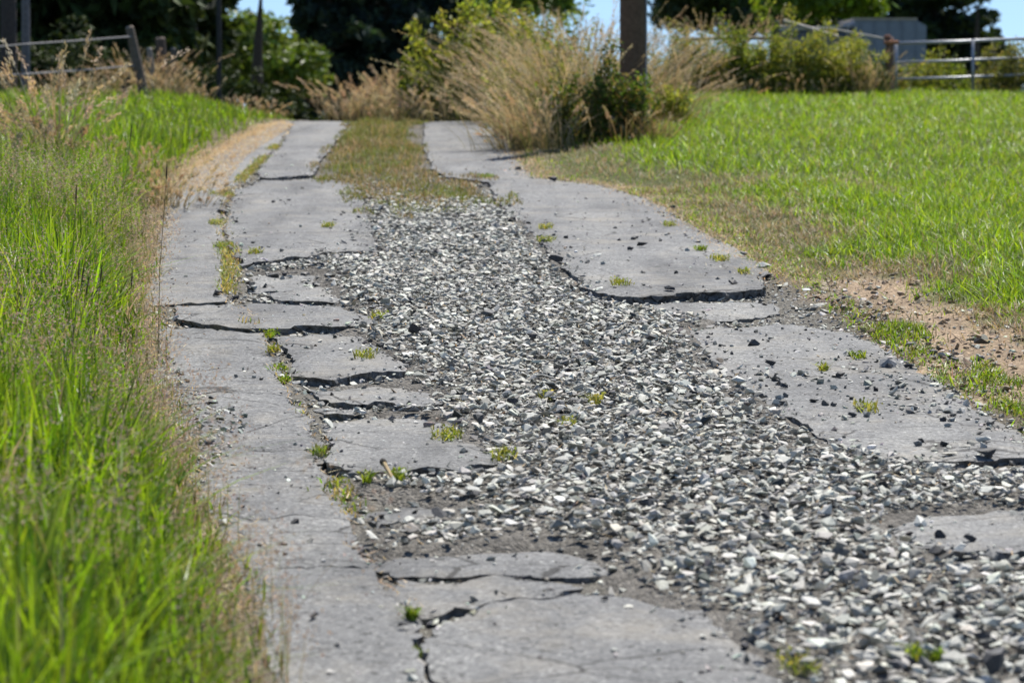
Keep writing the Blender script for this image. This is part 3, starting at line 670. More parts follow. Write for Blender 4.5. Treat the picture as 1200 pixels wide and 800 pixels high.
# ------------------------------------------------------------------ small weed tufts one can point to
def tuft(px, py, wpx, lab, green=True, hgt=1.0, grp="small weed tufts growing in the track"):
    x, y = g(px, py); w = wpx * y / FPX * .62; n = int(40 + 130 * min(1, w * 5)); loc = np.array((x, y, surf([(x, y)])[0] - .004))
    P = np.column_stack([np.clip(RNG.normal(0, w * .5, n), -w * .8, w * .8), np.clip(RNG.normal(0, w * 1.5, n), -w * 2.2, w * 2.2), np.zeros(n)]) + loc
    c1 = mixc(n, [(.16, .22, .03), (.12, .20, .025), (.22, .25, .05)] if green else [(.22, .24, .06), (.35, .31, .12), (.16, .2, .04)], .2)
    m = M(); blades(m, P, RNG.uniform(.4, 1.1, n) * .05 * hgt, RNG.uniform(.004, .009, n), RNG.normal(.3, .35, n), np.abs(RNG.normal(.4, .4, n)), c1 * .8, c1, 2)
    k = n // 2; C0 = P[:k] + np.column_stack([RNG.normal(0, .01, (k, 2)), RNG.uniform(.005, .04 * hgt, k)]); flecks(m, C0, .005, .009, c1[:k])
    tag(m.build("weed_tuft", MAT['grass'], loc=loc), lab, "weed", grp)
for a in [(258,226,22,"long low weed tuft in the upper left joint beside the straw patch",False),(254,262,18,"yellowish weed tuft beside the dark lump in the upper left joint",False),(262,288,20,"lowest weed tuft of the upper left joint",True),(316,393,12,"bright green tuft in the joint just under the smooth pale slab's edge",True),(319,412,14,"second tuft below the smooth slab in the left joint",False),(327,430,16,"largest tuft in the left joint, between the middle slabs",True),(332,443,9,"small tuft at the lower end of the left joint row",True),(375,531,15,"green tuft in the left joint beside the raised slab",True),(431,566,10,"broad-leaved green sprout under the raised slab's dark edge",True),(467,565,18,"taller green sprout beside the stick under the raised slab",True),(398,563,16,"tuft at the left corner under the raised slab",False),(428,418,24,"weed tuft at the gravel edge right of the upper middle slab",False),(524,509,34,"low tuft where the raised slab meets the gravel",False),(590,541,26,"low tuft at the tip of the raised slab",False),(444,372,16,"tuft at the right tip of the smooth pale slab",False),(493,759,14,"small green tuft in the curved bottom crack",True),(483,725,9,"tiny tuft beside the black lump in the bottom crack",True),(935,782,40,"straggly tuft at the right edge of the bottom slab",False),(1072,772,14,"left of two bright green sprouts in the bottom gravel",True),(1093,773,12,"right of two bright green sprouts in the bottom gravel",True),(727,336,20,"tuft near the broken lower edge of the far right slab",False),(822,296,12,"green tuft by the turf on the far right slab",True),(842,308,22,"yellow tuft by the turf at the right end of the far slab",False),(872,323,12,"small tuft right of the yellow one by the turf",False),(785,266,14,"tuft on the right edge of the far slab",False),(1006,418,16,"tuft on the right slab beside the soil verge",True),(965,432,10,"small tuft in the middle of the right slab",False),(1015,477,24,"yellowish tuft on the near right slab",False),(640,268,16,"tuft at the right margin of the upper gravel",False),(640,283,20,"yellow tuft among stones at the upper gravel's right margin",False),(664,500,16,"sprout alone in the middle of the gravel",False),(697,472,14,"small sprout in the gravel above the lone one",False),(640,467,14,"left sprout in the middle gravel",False),(570,208,20,"green tuft at the near right corner of the weedy strip",True),(384,268,12,"faint tuft on the far middle slab",False),(300,300,14,"faint tuft at the near left corner of the far middle slab",False)]:
    tuft(*a)

# ------------------------------------------------------------------ tussocks, tall stalks and weeds
def tussock(px, Y, hgt, spread, n, lab, pal, lean=(0, 0), heads=.35, cat="grass tuft", grp="tall grass tussocks", headc=None, z=None, plume=1.0, mat='dry'):
    x = at(px, 100, Y)[0]; loc = np.array((x, Y, ground(x, Y) - .01))
    P = np.column_stack([RNG.normal(0, spread * .5, n), RNG.normal(0, spread * .5, n), np.zeros(n)]); P[:, 2] = ground(P[:, 0] + x, P[:, 1] + Y) - loc[2] - .01
    dirv = P[:, :2] * .3 / max(spread, .1) + np.array(lean) * RNG.uniform(.3, 1.3, (n, 1)) + RNG.normal(0, .36, (n, 2)); az = np.arctan2(dirv[:, 1], dirv[:, 0]); L = np.linalg.norm(dirv, axis=1)
    h = hgt * RNG.uniform(.3, 1.1, n); cu = np.abs(RNG.normal(.15, .2, n)) + .35 * L; c1 = mixc(n, pal, .18)
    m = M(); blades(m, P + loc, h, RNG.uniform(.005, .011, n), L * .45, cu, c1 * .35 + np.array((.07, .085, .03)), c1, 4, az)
    o = m.build("grass_tussock", MAT[mat], loc=loc); tag(o, lab, cat, grp)
    k = int(n * heads)
    if k:
        m = M(); d = np.stack([np.cos(az[:k]), np.sin(az[:k])], 1); hh = h[:k] * 1.12; cc = mixc(k, headc or [(.52, .42, .27), (.45, .35, .21), (.58, .48, .33)], .15)
        blades(m, (P + loc)[:k], hh, np.full(k, .005), L[:k] * .45, cu[:k], cc * .8, cc, 4, az[:k])
        def onb(t): 
            q = (P + loc)[:k].copy(); q[:, :2] += d * ((L[:k] * .45 * t + cu[:k] * t * t) * hh)[:, None]; q[:, 2] += hh * t * (1 - .35 * np.clip(cu[:k], 0, 1.6) * t); return q
        for t in np.linspace(.84, 1.0, 14):
            q = onb(t); ax_ = onb(min(1, t + .03)) - onb(t - .03); ax_ /= np.linalg.norm(ax_, axis=1)[:, None]
            for _ in range(2): flecks(m, q + RNG.normal(0, .008 * plume, q.shape), .0045 * plume, .016 * plume, cc, ax_)
        m.build("seed_heads", MAT['dry'], parent=o, loc=loc)
    return o
DRYP = [(.46, .38, .25), (.36, .29, .17), (.56, .48, .34), (.22, .19, .09), (.17, .18, .06)]; MIXP = DRYP + [(.16, .20, .05), (.20, .21, .07)]; GRP_ = [(.12, .19, .03), (.16, .22, .04), (.2, .2, .07)]
SIDE = "tall grass beside the utility pole"
for a in [(618,30.8,.62,.45,420,"tan dry grass tussock bulging over the far right lane's edge",DRYP,(-.45,-.2),.35),
          (645,32,1.1,.38,280,"tall feathery dry tussock leaning left, left of the utility pole",MIXP,(-.45,0),.4),
          (668,33.2,1.35,.55,380,"tallest dry tussock just left of the utility pole",MIXP,(-.2,0),.4),
          (700,33.5,1.1,.4,320,"mixed green and straw tussock at the left foot of the utility pole",MIXP,(-.15,0),.3),
          (616,36,.8,.35,140,"straw coloured tussock behind the bulging one on the crest",MIXP,(-.4,0),.4),
          (655,37.5,1.35,.6,380,"green and tan tussock behind the dry ones left of the pole",MIXP,(-.25,0),.35),
          (684,35.5,1.45,.6,380,"dense green and straw tussock hidden behind the tallest one",MIXP,(0,0),.35),(718,36,1.2,.6,340,"straw and green grass rising right behind the utility pole",MIXP,(.05,0),.35),(590,37,1.0,.5,260,"green and straw grass where crest bush and tussocks meet",MIXP,(-.2,0),.35),
          (775,35.5,.9,.5,300,"loose straw tussock right of the utility pole",MIXP,(.2,0),.4),
          (752,31.4,.45,.40,330,"low brown withered tussock in front of the utility pole",[(.30,.2,.11),(.24,.17,.09),(.36,.27,.15),(.16,.17,.05)],(.1,-.1),.1)]:
    tussock(*a, grp=SIDE)
def weed(px, Y, hgt, w, n, lab, pal, grp, name="weed_bush", cat="weed bush", lsz=(.012, .03), nst=None, mat='weed', dy=.5, nmul=2.2):
    x = at(px, 100, Y)[0]; loc = np.array((x, Y, ground(x, Y) - .02)); nst = nst or max(10, int(w * 34))
    root = empty(name, loc); tag(root, lab, cat, grp)
    n = int(n * nmul); lsz = (lsz[0] * 1.05, lsz[1] * 1.05); ms, ml = M(), M(); S = []
    for _ in range(nst):
        a, b = RNG.uniform(-.5, .5) * w, RNG.uniform(-.5, .5) * w * dy; hh = hgt * RNG.uniform(.35, 1.3) * (1 + (RNG.random() < .12) * .35) * (1 - .25 * (2 * a / w) ** 2)
        gz = float(ground(x + a, Y + b)); p = [Vector((x + a, Y + b, gz - .03))]; l2 = Vector((RNG.normal(0, .1), RNG.normal(0, .1), 0))
        for t in (.35, .7, 1): p.append(p[0] + Vector((0, 0, hh * t)) + l2 * hh * t * t * 2)
        tube(ms, p, [.006, .005, .004, .002], (.13, .15, .05), 4, False); S.append([np.array(q) for q in p])
    t = RNG.random(n) ** .7 * 2.999 + 0; k = RNG.integers(0, nst, n); i0 = t.astype(int)
    A = np.array([[S[a][b] for b in range(4)] for a in range(nst)])
    q = A[k, i0] * (1 - (t - i0))[:, None] + A[k, i0 + 1] * (t - i0)[:, None]
    q += RNG.normal(size=(n, 3)) * np.array((.10, .10, .07)) * (1 - .5 * (t / 3))[:, None]
    flecks(ml, q, RNG.uniform(lsz[0] * .6, lsz[0] * 1.4, n), RNG.uniform(lsz[1] * .6, lsz[1] * 1.5, n), mixc(n, pal, .22))
    ms.build("stems", MAT['leaf'], parent=root, loc=loc); ml.build("foliage", MAT[mat], parent=root, loc=loc)
WG = [(.14, .19, .03), (.17, .21, .04), (.22, .25, .06), (.09, .13, .02)]; WY = [(.27, .29, .05), (.21, .24, .045), (.32, .31, .09), (.14, .17, .03)]; WB = [(.22, .19, .08), (.17, .18, .06), (.16, .20, .05), (.28, .22, .11)]
weed(700, 31.6, .72, 1.0, 3000, "dark leafy weed bush wrapped round the left foot of the utility pole", [(.07,.12,.02),(.06,.09,.018),(.10,.15,.03),(.2,.15,.08),(.15,.14,.05)], "leafy weeds by the utility pole")
weed(655, 34.2, 1.15, .9, 1500, "tall olive weeds among the dry tussocks left of the pole", WY + WB, "leafy weeds by the utility pole")
weed(618, 33.5, .8, .8, 1100, "olive weeds behind the bulging tussock at the lane edge", WY + WB, "leafy weeds by the utility pole")
weed(738, 31.8, .55, .40, 800, "bright leafy weeds growing directly in front of the utility pole", [(.11,.19,.02),(.08,.14,.02),(.14,.22,.03)], "leafy weeds by the utility pole")
weed(775, 35, .5, .5, 900, "yellow-green low weeds at the right foot of the utility pole", WY, "leafy weeds by the utility pole")
FW = "weeds growing along the right fence"
for a in [(806,44.2,.95,1.3,3000,"brownish withered weeds at the left end of the right fence",WB),(850,44.4,.9,1.1,2800,"grey-green weeds left of the short dark fence post",WG),(888,44.3,.80,1.0,2400,"green weeds just left of the short dark fence post",WG),
          (928,44.2,.84,1.0,2700,"yellow-green weeds right of the short dark fence post",WY),(964,44.3,.90,.9,2500,"tall yellow-green weeds under the slanting fence rail",WY),(996,44.5,.82,.75,2200,"dense yellow-green weeds left of the gate post",WY),(1024,44.4,.38,.3,500,"dark low weeds at the foot of the gate post",WG),
          (1066,46.2,.6,.8,1300,"thin weeds behind the left end of the gate",WY),(1105,46.5,.5,.9,1100,"sparse green weeds behind the middle of the gate",WG),(1180,45.2,.85,.8,1500,"leaning olive weeds at the right end of the gate",[(.16,.17,.05),(.22,.2,.09),(.12,.14,.03)])]:
    weed(*a, FW)
for a in [(805,46,1.15,.5,190,"pale straw grass standing behind the brownish fence weeds",MIXP,(0,0),.5),(840,46.2,1.2,.5,200,"tall straw grass behind the rail left of the dark post",MIXP,(0,0),.5),(790,43.9,.5,.5,150,"pale withered grass at the front of the fence weeds' left end",MIXP,(0,0),.4),(868,43.8,.35,.4,80,"straw tuft at the front of the weeds left of the short dark post",MIXP,(0,0),.4),(945,43.8,.35,.4,80,"straw tuft at the front of the yellow-green fence weeds",MIXP,(0,0),.4),(1015,44.0,.7,.35,120,"thin straw grass just left of the rusty gate post",MIXP,(0,0),.4),(885,46.4,1.25,.45,170,"tall straw grass just behind the short dark post",MIXP,(-.05,0),.5)]:
    tussock(*a, grp="straw grass behind the right fence")
CB = "weeds and bushes on the crest"
weed(560, 40.5, 1.35, 1.3, 4200, "rounded yellow-green bush on the crest right of the middle strip", WY, CB, "bush", "bush", (.02, .04))
weed(515, 41, 1.05, .9, 2600, "grey-green bush on the crest behind the weedy strip", WG + WY, CB, "bush", "bush", (.02, .04))
weed(600, 41.5, 1.5, .9, 2600, "taller green bush between the crest bush and the dry tussocks", WY + WG, CB, "bush", "bush", (.02, .04))
weed(582, 47, 1.9, 1.0, 2200, "light green sapling bush rising behind the crest", [(.15,.22,.04),(.18,.24,.05),(.1,.16,.03)], CB, "bush", "bush", (.025, .05))
weed(640, 48, 2.0, .55, 900, "slender light green sapling behind the tall dry tussocks", [(.12,.18,.04),(.16,.22,.05)], CB, "bush", "bush", (.025, .05))
for a in [(408,42.2,.66,.35,130,"upright pale feathery grass in the middle of the crest",DRYP,(.05,0),.6),(440,42.2,.58,.45,150,"pale feathery grass right of the upright clump on the crest",DRYP,(0,0),.6),(472,41.8,.8,.45,260,"pale grass against the left side of the crest bushes",MIXP,(-.05,0),.55),(500,40,.5,.5,200,"short pale grass at the foot of the crest bush",DRYP,(-.2,0),.45)]:
    tussock(*a, grp="pale grass on the crest", plume=1.3)
for a in [(300,40.5,.28,.4,160,"brownish grass hummock at the far left lane edge",[(.36,.22,.12),(.42,.3,.17),(.2,.2,.06)],(.1,0),.4),(115,41,.4,.6,170,"tan grass at the foot of the left fence",MIXP,(0,0),.4),(205,43.5,.5,.5,220,"dry tan grass behind the grey stump posts",DRYP,(0,0),.5),(85,42,.42,.6,170,"brown withered grass under the left fence rails",MIXP,(0,0),.4),(165,44.5,.7,.5,220,"orange tan grass between the leaning post and the stumps",[(.42,.27,.12),(.46,.33,.18)],(0,0),.4)]:
    tussock(*a, grp="dry grass along the left fence")
LS = "tall straw stalks at the upper left"
for a in [(8,24,.9,.25,36,"straw stalks at the left margin in front of the dark trunk",DRYP,(-.05,0),.6),(40,25,1.0,.26,40,"straw stalks arching in front of the upper fence rail",DRYP+[(.2,.2,.05)],(-.1,0),.6),(66,24.5,1.15,.14,60,"tall feathery plume clump nodding left before the fence",DRYP,(-.22,0),.9),(92,27,.75,.2,18,"thin straw stalks left of the leaning post",DRYP,(0,0),.6)]:
    tussock(*a, grp=LS, plume=1.7)
for a in [(185,23,.34,.45,110,"pinkish dry grass mound spilling to the left lane edge",[(.40,.30,.22),(.34,.26,.17),(.2,.2,.06)],(.2,-.1),.7),(150,25,.4,.45,100,"pinkish dry grass behind the mound at the left lane",[(.40,.30,.22),(.2,.2,.06),(.12,.17,.03)],(.1,-.1),.6)]:
    tussock(*a, grp="pinkish dry grass at the left lane")
# dark seed spikes on thin stalks over the left grass
for px, py, Yd, hs, lab in [(195,208,13.5,.36,"dark seed spike on a long stalk leaning over the left lane"),(153,162,17.5,.5,"dark spike near the top of the left grass"),(92,325,11,.5,"left of three dark spikes in the middle left grass"),(101,345,11,.48,"lowest of three dark spikes in the middle left grass"),(96,330,11.3,.5,"middle of three dark spikes in the middle left grass"),(118,328,11.6,.45,"dark spike right of the three in the left grass"),(154,335,12,.4,"reddish spike at the right side of the left grass"),(89,235,13,.6,"dark spike halfway up the left grass")]:
    tp = np.array(at(px, py, Yd)); gz = float(ground(tp[0], Yd)); ft = Vector((tp[0] - .10 * random.uniform(.3, 1.3), Yd, gz)); tp = Vector(tp)
    st = empty("seed_stalk", ft); tag(st, lab, "seed stalk", "dark seed spikes over the left grass")
    m = M(); tube(m, [ft, ft.lerp(tp, .5) + Vector((-.01, 0, .01)), tp], [.0018, .0015, .0012], (.2, .19, .09), 4); m.build("stem", MAT['dry'], parent=st, loc=ft)
    m = M(); d = (tp - ft).normalized(); L = .075; tube(m, [tp - d * .01, tp + d * L * .2, tp + d * L * .6, tp + d * L], [.0015, .0036, .003, .001], (.13, .09, .06), 6); m.build("seed_head", MAT['dry'], parent=st, loc=ft)
# twig by the raised slab
a = Vector((*g(450, 566), 0)); a.z = surf([a.xy])[0] + .06; b = Vector((*g(462, 572), 0)); b.z = surf([b.xy])[0] + .012
m = M(); tube(m, [a, a.lerp(b, .5), b], [.009, .007, .008], (.42, .32, .18), 7); tube(m, [a + (a - b) * .02, a - (b - a) * .14], [.013, .012], (.05, .045, .04), 7)
tag(m.build("stick", MAT['bark'], loc=tuple(b)), "short pale broken stick with dark end leaning on the raised slab's edge", "stick")

# ------------------------------------------------------------------ pole, fences, gate, shed
x, Y = at(742, 150, 32.6)[0], 32.6; gz = float(ground(x, Y))
root = empty("utility_pole", (x, Y, gz)); tag(root, "thick dark brown wooden utility pole standing in tall dry grass", "pole")
m = M(); tube(m, [(x, Y, gz - .5), (x, Y, gz + .6), (x - .02, Y, gz + 3), (x - .05, Y, gz + 6.2)], [.155, .152, .145, .12], (.14, .088, .058), 20); m.build("pole_shaft", MAT['bark'], parent=root, loc=(x, Y, gz), smooth=True)
m = M(); tube(m, [(x + .145, Y - .05, gz + .1), (x + .138, Y - .05, gz + 3), (x + .11, Y - .05, gz + 6.1)], [.012, .012, .012], (.3, .3, .31), 6); m.build("cable_conduit", MAT['metal'], parent=root, loc=(x, Y, gz))
def post(px, pyb, pyt, Y, wpx, lab, c, name="fence_post", lean_px=0, grp=None, cat="post"):
    b = Vector(at(px, pyb, Y)); t = Vector(at(px + lean_px, pyt, Y)); r = wpx * Y / FPX / 2; b.z = min(b.z, float(ground(b.x, Y)) - .02)
    o = empty(name, b); m = M(); md = b.lerp(t, .55) + Vector((random.gauss(0, .01), 0, 0))
    tube(m, [b - (t - b) * .12, md, t], [r * 1.05, r, r * .86], c, 9); tag(o, lab, cat, grp)
    m.build("shaft", MAT['bark'], parent=o, loc=b)
    m = M(); tube(m, [t - (t - b).normalized() * .004, t + (t - b).normalized() * .03], [r * .88, r * .55], tuple(min(1, q * 1.7) for q in c), 9); m.build("weathered_top", MAT['bark'], parent=o, loc=b); return o
LP = "posts of the left fence"
post(170, 118, 33, 42, 12, "grey weathered fence post leaning left at the end of the left fence", (.13, .105, .085), lean_px=-18, grp=LP)
post(141, 116, 88, 41.7, 7, "thin dark brace propped against the leaning fence post", (.10, .08, .06), name="fence_brace", lean_px=10, grp=LP, cat="brace")
post(183, 112, 58, 44, 8, "thin pale stump post between leaning post and thick dark stump", (.2, .18, .16), lean_px=-8, grp=LP)
post(192, 112, 46, 45, 14, "thick dark weathered stump post right of the leaning post", (.09, .07, .058), lean_px=-4, grp=LP)
post(205, 112, 58, 46, 8, "dark stump post behind the thick one", (.10, .09, .08), lean_px=-2, grp=LP)
def rail(pts, r, c, lab, grp, name="fence_rail", mat='bark', cat="rail", sides=7):
    p = [Vector(q) for q in pts]; m = M(); tube(m, p, [r * random.uniform(.9, 1.1) for _ in p], c, sides); return tag(m.build(name, MAT[mat], loc=tuple(p[0])), lab, cat, grp)
rail([at(-30, 58, 38), at(30, 52, 39), at(90, 48, 40.5), at(156, 43, 42)], .013, (.24, .23, .23), "upper grey rail of the left fence running to the leaning post", "rails of the left fence")
rail([at(-30, 91, 38), at(30, 87, 39), at(90, 83, 40.5), at(160, 77, 42)], .013, (.24, .23, .23), "lower grey rail of the left fence running to the leaning post", "rails of the left fence")
def gate():
    Y = 45.0; b = Vector(at(1052, 116, Y)); root = empty("field_gate", b); tag(root, "grey galvanised four-bar field gate hung on the rusty gate post", "gate")
    for py0, py1 in ((51, 46), (73.5, 68), (93, 88), (112, 109)):
        m = M(); tube(m, [at(1049, py0, Y), at(1120, py0 * .5 + py1 * .5 + .6, Y), at(1205, py1 - .5, Y)], [.026 if py0 < 60 else .021] * 3, (.36, .37, .39), 8); m.build("rail", MAT['metal'], parent=root, loc=b, smooth=True)
    for px, t, bt in ((1140, 46, 118), (1050, 50, 116), (1204, 44, 114)):
        m = M(); tube(m, [at(px, bt, Y - .03), at(px, t, Y - .03)], [.026, .026], (.30, .31, .34), 8); m.build("upright", MAT['metal'], parent=root, loc=b, smooth=True)
gate()
o = post(1043, 120, 46, 44.6, 11, "rusty brown gate post carrying the hinge of the grey gate", (.16, .10, .075), grp="posts of the right fence")
Yp = 44.6; m = M(); c = Vector(at(1040, 43, Yp)); tube(m, [c - Vector((0, 0, .05)), c + Vector((0, 0, .0)), c + Vector((0, 0, .03))], [.055, .06, .03], (.14, .07, .05), 10); m.build("cap", MAT['bark'], parent=o, loc=o.location)
m = M(); tube(m, [at(1036, 50, Yp - .08), at(1053, 50, Yp - .08)], [.03, .03], (.34, .16, .09), 8); m.build("hinge", MAT['bark'], parent=o, loc=o.location)
post(910, 100, 26, 45, 9, "short dark fence post between the weeds of the right fence", (.09, .08, .07), grp="posts of the right fence")
post(993, 110, 30, 45.6, 4, "thin grey stake under the slack rail of the right fence", (.22, .22, .22), grp="posts of the right fence")
rail([at(918, 25, 44.9), at(950, 34, 44.9), at(982, 44, 44.9)], .035, (.42, .38, .33), "pale broken fence rail slanting down from the dark post", "rails of the right fence")
rail([at(912, 31, 45.1), at(975, 34, 45.1), at(1038, 46, 44.7)], .016, (.42, .40, .36), "thin slack rail sagging to the gate post", "rails of the right fence")
rail([at(915, 66, 45.1), at(990, 59, 45.1), at(1038, 67, 44.7)], .012, (.40, .39, .30), "lower thin rail half hidden by yellow-green weeds", "rails of the right fence")
rail([at(790, 47, 46), at(850, 45, 45.6), at(909, 45, 45.2)], .03, (.28, .22, .17), "brown wooden rail left of the short dark fence post", "rails of the right fence")
def shed():
    Y = 62; b = Vector(at(955, 118, Y)); b.z = float(ground(b.x, Y)); root = empty("shed", b); tag(root, "low grey-blue metal field shed with a slanting roof behind the gate", "shed")
    xa, xb, xc = at(948, 0, Y)[0], at(1002, 0, Y)[0], at(1086, 0, Y)[0]; zt = at(0, 24, Y)[2]; zl = at(0, 32, Y)[2]; z0 = b.z - .3
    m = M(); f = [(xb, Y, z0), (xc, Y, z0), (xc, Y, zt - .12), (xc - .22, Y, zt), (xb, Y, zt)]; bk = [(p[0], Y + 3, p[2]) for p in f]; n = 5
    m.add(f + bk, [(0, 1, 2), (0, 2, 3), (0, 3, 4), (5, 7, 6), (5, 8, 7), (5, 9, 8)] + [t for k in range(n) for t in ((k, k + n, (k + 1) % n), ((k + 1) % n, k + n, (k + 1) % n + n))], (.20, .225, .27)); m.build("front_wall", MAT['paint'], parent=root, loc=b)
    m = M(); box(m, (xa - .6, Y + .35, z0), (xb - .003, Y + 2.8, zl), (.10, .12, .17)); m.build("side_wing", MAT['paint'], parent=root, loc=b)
    m = M(); box(m, (xa - .7, Y + .2, zl + .003), (xb - .003, Y + 2.9, zl + .06), (.34, .35, .38), (0, R(-3), 0), (xb, Y, zl)); m.build("roof", MAT['paint'], parent=root, loc=b)
    m = M(); box(m, (xb - .02, Y - .03, zt + .003), (xc - .2, Y + 3.0, zt + .05), (.36, .30, .24)); m.build("roof_edge", MAT['paint'], parent=root, loc=b)
    for k in range(5):
        xx = xb + .12 + k * .3; m = M(); box(m, (xx, Y - .025, z0), (xx + .03, Y - .002, zt - .02), (.19, .215, .26)); m.build("wall_rib", MAT['paint'], parent=root, loc=b)
shed()

# ------------------------------------------------------------------ trees
def tree(px, Y, wid, hgt, bot_py, lab, pal, n=7000, kind='broad', lsz=.11, grp="trees beyond the crest", trunk_r=.16, clumps=70, mat='leaf', trunk_c=(.07, .055, .045), name=None, cx=0, stretch=1.0):
    x = at(px, 100, Y)[0]; zb = at(px, bot_py, Y)[2]; gz = float(ground(x, Y)); loc = Vector((x, Y, gz)); top = gz + hgt
    root = empty(name or ("conifer_tree" if kind == 'cone' else "broadleaf_tree"), loc); tag(root, lab, "tree", grp)
    mt, ml = M(), M()
    lean = Vector((RNG.normal(0, .2), 0, 0)); tz = gz + hgt * (.95 if kind == 'cone' else .75)
    spine = lambda z: Vector((x, Y, z)) + lean * ((z - gz) / hgt) ** 2
    tube(mt, [spine(gz - .3), spine(gz + hgt * .2), spine(gz + hgt * .5), spine(tz)], [trunk_r * 1.2, trunk_r, trunk_r * .65, trunk_r * .15], trunk_c, 10)
    CC, RR = [], []
    for k in range(clumps):
        if kind == 'cone':
            u = (k + RNG.random()) / clumps; u = u ** 1.35; z = zb + (top - zb) * u; rad = wid * .5 * (1 - u) ** .8 * RNG.uniform(.55, 1.05) + .1; rr = .22 + .3 * (1 - u)
        else:
            u = RNG.random() ** 1.2; z = zb + .3 + (top - zb - .5) * u; rad = wid * .5 * math.sqrt(max(.05, 1 - (u * 1.1 - .35) ** 2)) * RNG.uniform(.35, 1.0); rr = RNG.uniform(.35, .75)
        a = RNG.uniform(0, 6.28); c = spine(z) + Vector((math.cos(a) * rad, math.sin(a) * rad, 0)); CC.append(c); RR.append(rr)
        if k % 3 == 0 or kind == 'cone' and k % 2 == 0:
            s = spine(max(gz + .4, z - (rad * (.5 if kind != 'cone' else .05)))); tube(mt, [s, s.lerp(c, .5) + Vector((0, 0, .1)), c], [max(.015, trunk_r * .28), max(.01, trunk_r * .16), .008], trunk_c, 5, False)
    CC = np.array([tuple(c) for c in CC]); RR = np.array(RR); k = RNG.integers(0, clumps, n)
    d = RNG.normal(size=(n, 3)); d /= np.linalg.norm(d, axis=1)[:, None]; d *= RNG.random((n, 1)) ** .45
    q = CC[k] + d * RR[k][:, None] * np.array((1, 1, .55 * stretch))
    if kind == 'cone': q[:, 2] -= .25 * np.linalg.norm(q[:, :2] - np.array((x, Y)), axis=1)
    tone = RNG.uniform(.75, 1.25, clumps)[k][:, None]
    flecks(ml, q, RNG.uniform(lsz * .35, lsz * .6, n), RNG.uniform(lsz * .7, lsz * 1.3, n), np.clip(mixc(n, pal, .2) * tone, .003, 1))
    mt.build("trunk", MAT['bark'], parent=root, loc=loc); ml.build("crown", MAT[mat], parent=root, loc=loc)
DK = [(.04, .065, .018), (.055, .08, .02), (.03, .046, .016)]; DC = [(.028, .048, .034), (.036, .058, .036), (.02, .036, .028)]; LG = [(.13, .19, .03), (.09, .15, .022), (.18, .23, .045)]; BG = [(.13, .21, .015), (.16, .24, .02), (.09, .15, .015)]
tree(112, 56, 4.2, 5.6, 98, "dark dense broadleaf tree filling the upper left behind the fence", DK, 15000, lsz=.22, clumps=150, mat='needle')
tree(38, 57, 4.0, 5.6, 98, "dark tree at the left margin behind the thick trunk", DK, 10000, lsz=.22, clumps=110, mat='needle')
tree(180, 60, 3.0, 5.6, 100, "dark dense broadleaf tree left of the thin dark pole", DK, 14000, lsz=.22, clumps=140, mat='needle')
tree(226, 58, 1.7, 5.6, 14, "dark overhanging branches above the thin dark pole", DK, 5200, lsz=.18, clumps=50, mat='needle')
tree(262, 72, 2.6, 3.6, 112, "light green young tree with gaps behind the thin dark pole", LG, 5200, lsz=.11, clumps=80)
tree(316, 74, 2.3, 3.2, 122, "small green tree left of the dark conifers", LG, 5200, lsz=.11, clumps=70)
tree(300, 66, 1.4, 4.6, 8, "thin hanging green branch against the sky left of the conifers", LG, 420, lsz=.1, clumps=12)
CF = "dark conifers beyond the crest"
for px, Y, w, h, bp, n, lab in [(388, 78, 2.5, 8.5, 134, 10000, "leftmost dark conifer, its edge against the open sky"), (415, 84, 3.4, 8.5, 126, 11000, "second dark conifer from the left, dense and tall"), (460, 80, 3.0, 8.5, 124, 9000, "third dark conifer from the left, with small sky gaps"), (510, 86, 3.2, 8.5, 118, 5600, "fourth dark conifer from the left, above the pale grass"), (562, 90, 3.0, 8.5, 112, 4600, "rightmost dark conifer above the yellow-green bush"), (398, 95, 2.8, 8.5, 128, 6500, "dark conifer standing behind the two leftmost ones")]:
    tree(px, Y, w, h, bp, lab, DC, n, 'cone', .2, CF, .13, 120, 'needle')
tree(612, 66, 2.0, 5.0, 26, "yellow-green leafy tree above the tall dry tussocks", LG, 2200, lsz=.12, clumps=34)
tree(860, 78, 4.6, 6.5, 40, "dark broadleaf tree right of the utility pole with forked stems", DK, 9000, lsz=.16, clumps=85, trunk_r=.2)
tree(915, 82, 2.8, 6.5, 50, "dark broadleaf tree behind the short dark fence post", DK, 6500, lsz=.16, clumps=60)
tree(805, 84, 2.2, 6.5, 24, "thin dark tree at the right side of the utility pole", DK, 3000, lsz=.14, clumps=36)
tree(965, 70, 2.8, 5.6, 26, "bright sunlit green tree above the shed roof", BG, 6500, lsz=.13, clumps=60)
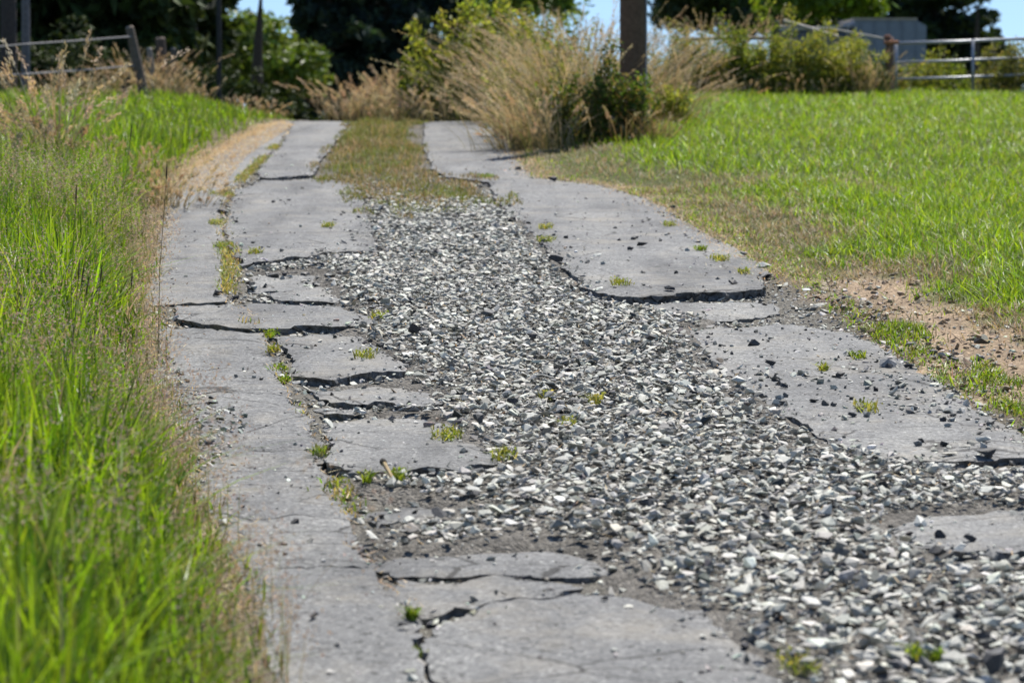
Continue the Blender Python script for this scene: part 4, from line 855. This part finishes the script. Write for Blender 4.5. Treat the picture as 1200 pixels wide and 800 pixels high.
tree(1096, 86, 3.6, 8, 122, "big dark tree behind the shed", DC + DK, 15000, lsz=.2, clumps=150, mat='needle')
tree(1035, 90, 3.2, 8, 100, "dark tree directly above the shed", DC + DK, 9000, lsz=.2, clumps=100, mat='needle')
tree(1158, 92, 1.7, 4.0, 122, "lower dark tree at the right edge behind the gate", DC + DK, 5500, lsz=.18, clumps=70, mat='needle')
tree(1142, 80, 1.3, 6, 4, "dark overhanging branch at the upper right", DK, 700, lsz=.14, clumps=12, mat='needle')
for px, Y, h, w, lab in [(30, 50, .9, 2.0, "dark shrub at the left margin under the dark trees"), (88, 51, .9, 1.8, "dark shrub behind the left fence rails"), (150, 52, .8, 1.6, "dark shrub behind the leaning fence post"), (212, 53, .75, 1.5, "dark shrub right of the stump posts"), (282, 54, .8, 1.5, "dark green shrub under the light green trees"), (335, 56, .9, 1.5, "dark shrub at the foot of the leftmost conifer")]:
    weed(px, Y, h, w, 1500, lab, [(.035, .055, .016), (.05, .07, .02), (.028, .04, .014)], "dark shrubs under the left trees", "shrub", "shrub", (.03, .05), mat='needle', dy=.4)
def bare_trunk(px, Y, r, lab, c):
    x = at(px, 100, Y)[0]; gz = float(ground(x, Y)); m = M(); loc = (x, Y, gz)
    tube(m, [(x, Y, gz - .3), (x, Y, gz + .15), (x + .02, Y, gz + 1.2), (x, Y, gz + 5)], [r * 1.4, r * 1.1, r, r * .8], c, 14); o = m.build("tree_trunk", MAT['bark'], loc=loc, smooth=True); tag(o, lab, "tree trunk", "bare trunks at the upper left")
    m = M(); n = 900; q = np.array(loc) + RNG.normal(size=(n, 3)) * np.array((.9, .9, .7)) + np.array((0, 0, 5.2)); flecks(m, q, .05, .1, mixc(n, DK)); m.build("crown", MAT['needle'], parent=o, loc=loc)
bare_trunk(10, 46, .13, "thick dark tree trunk at the left margin behind the stalks", (.07, .055, .05))
bare_trunk(30, 47, .07, "thinner greyish trunk beside the thick dark one", (.16, .15, .16))
bare_trunk(256, 50, .045, "thin dark straight trunk left of the light green trees", (.04, .04, .04))
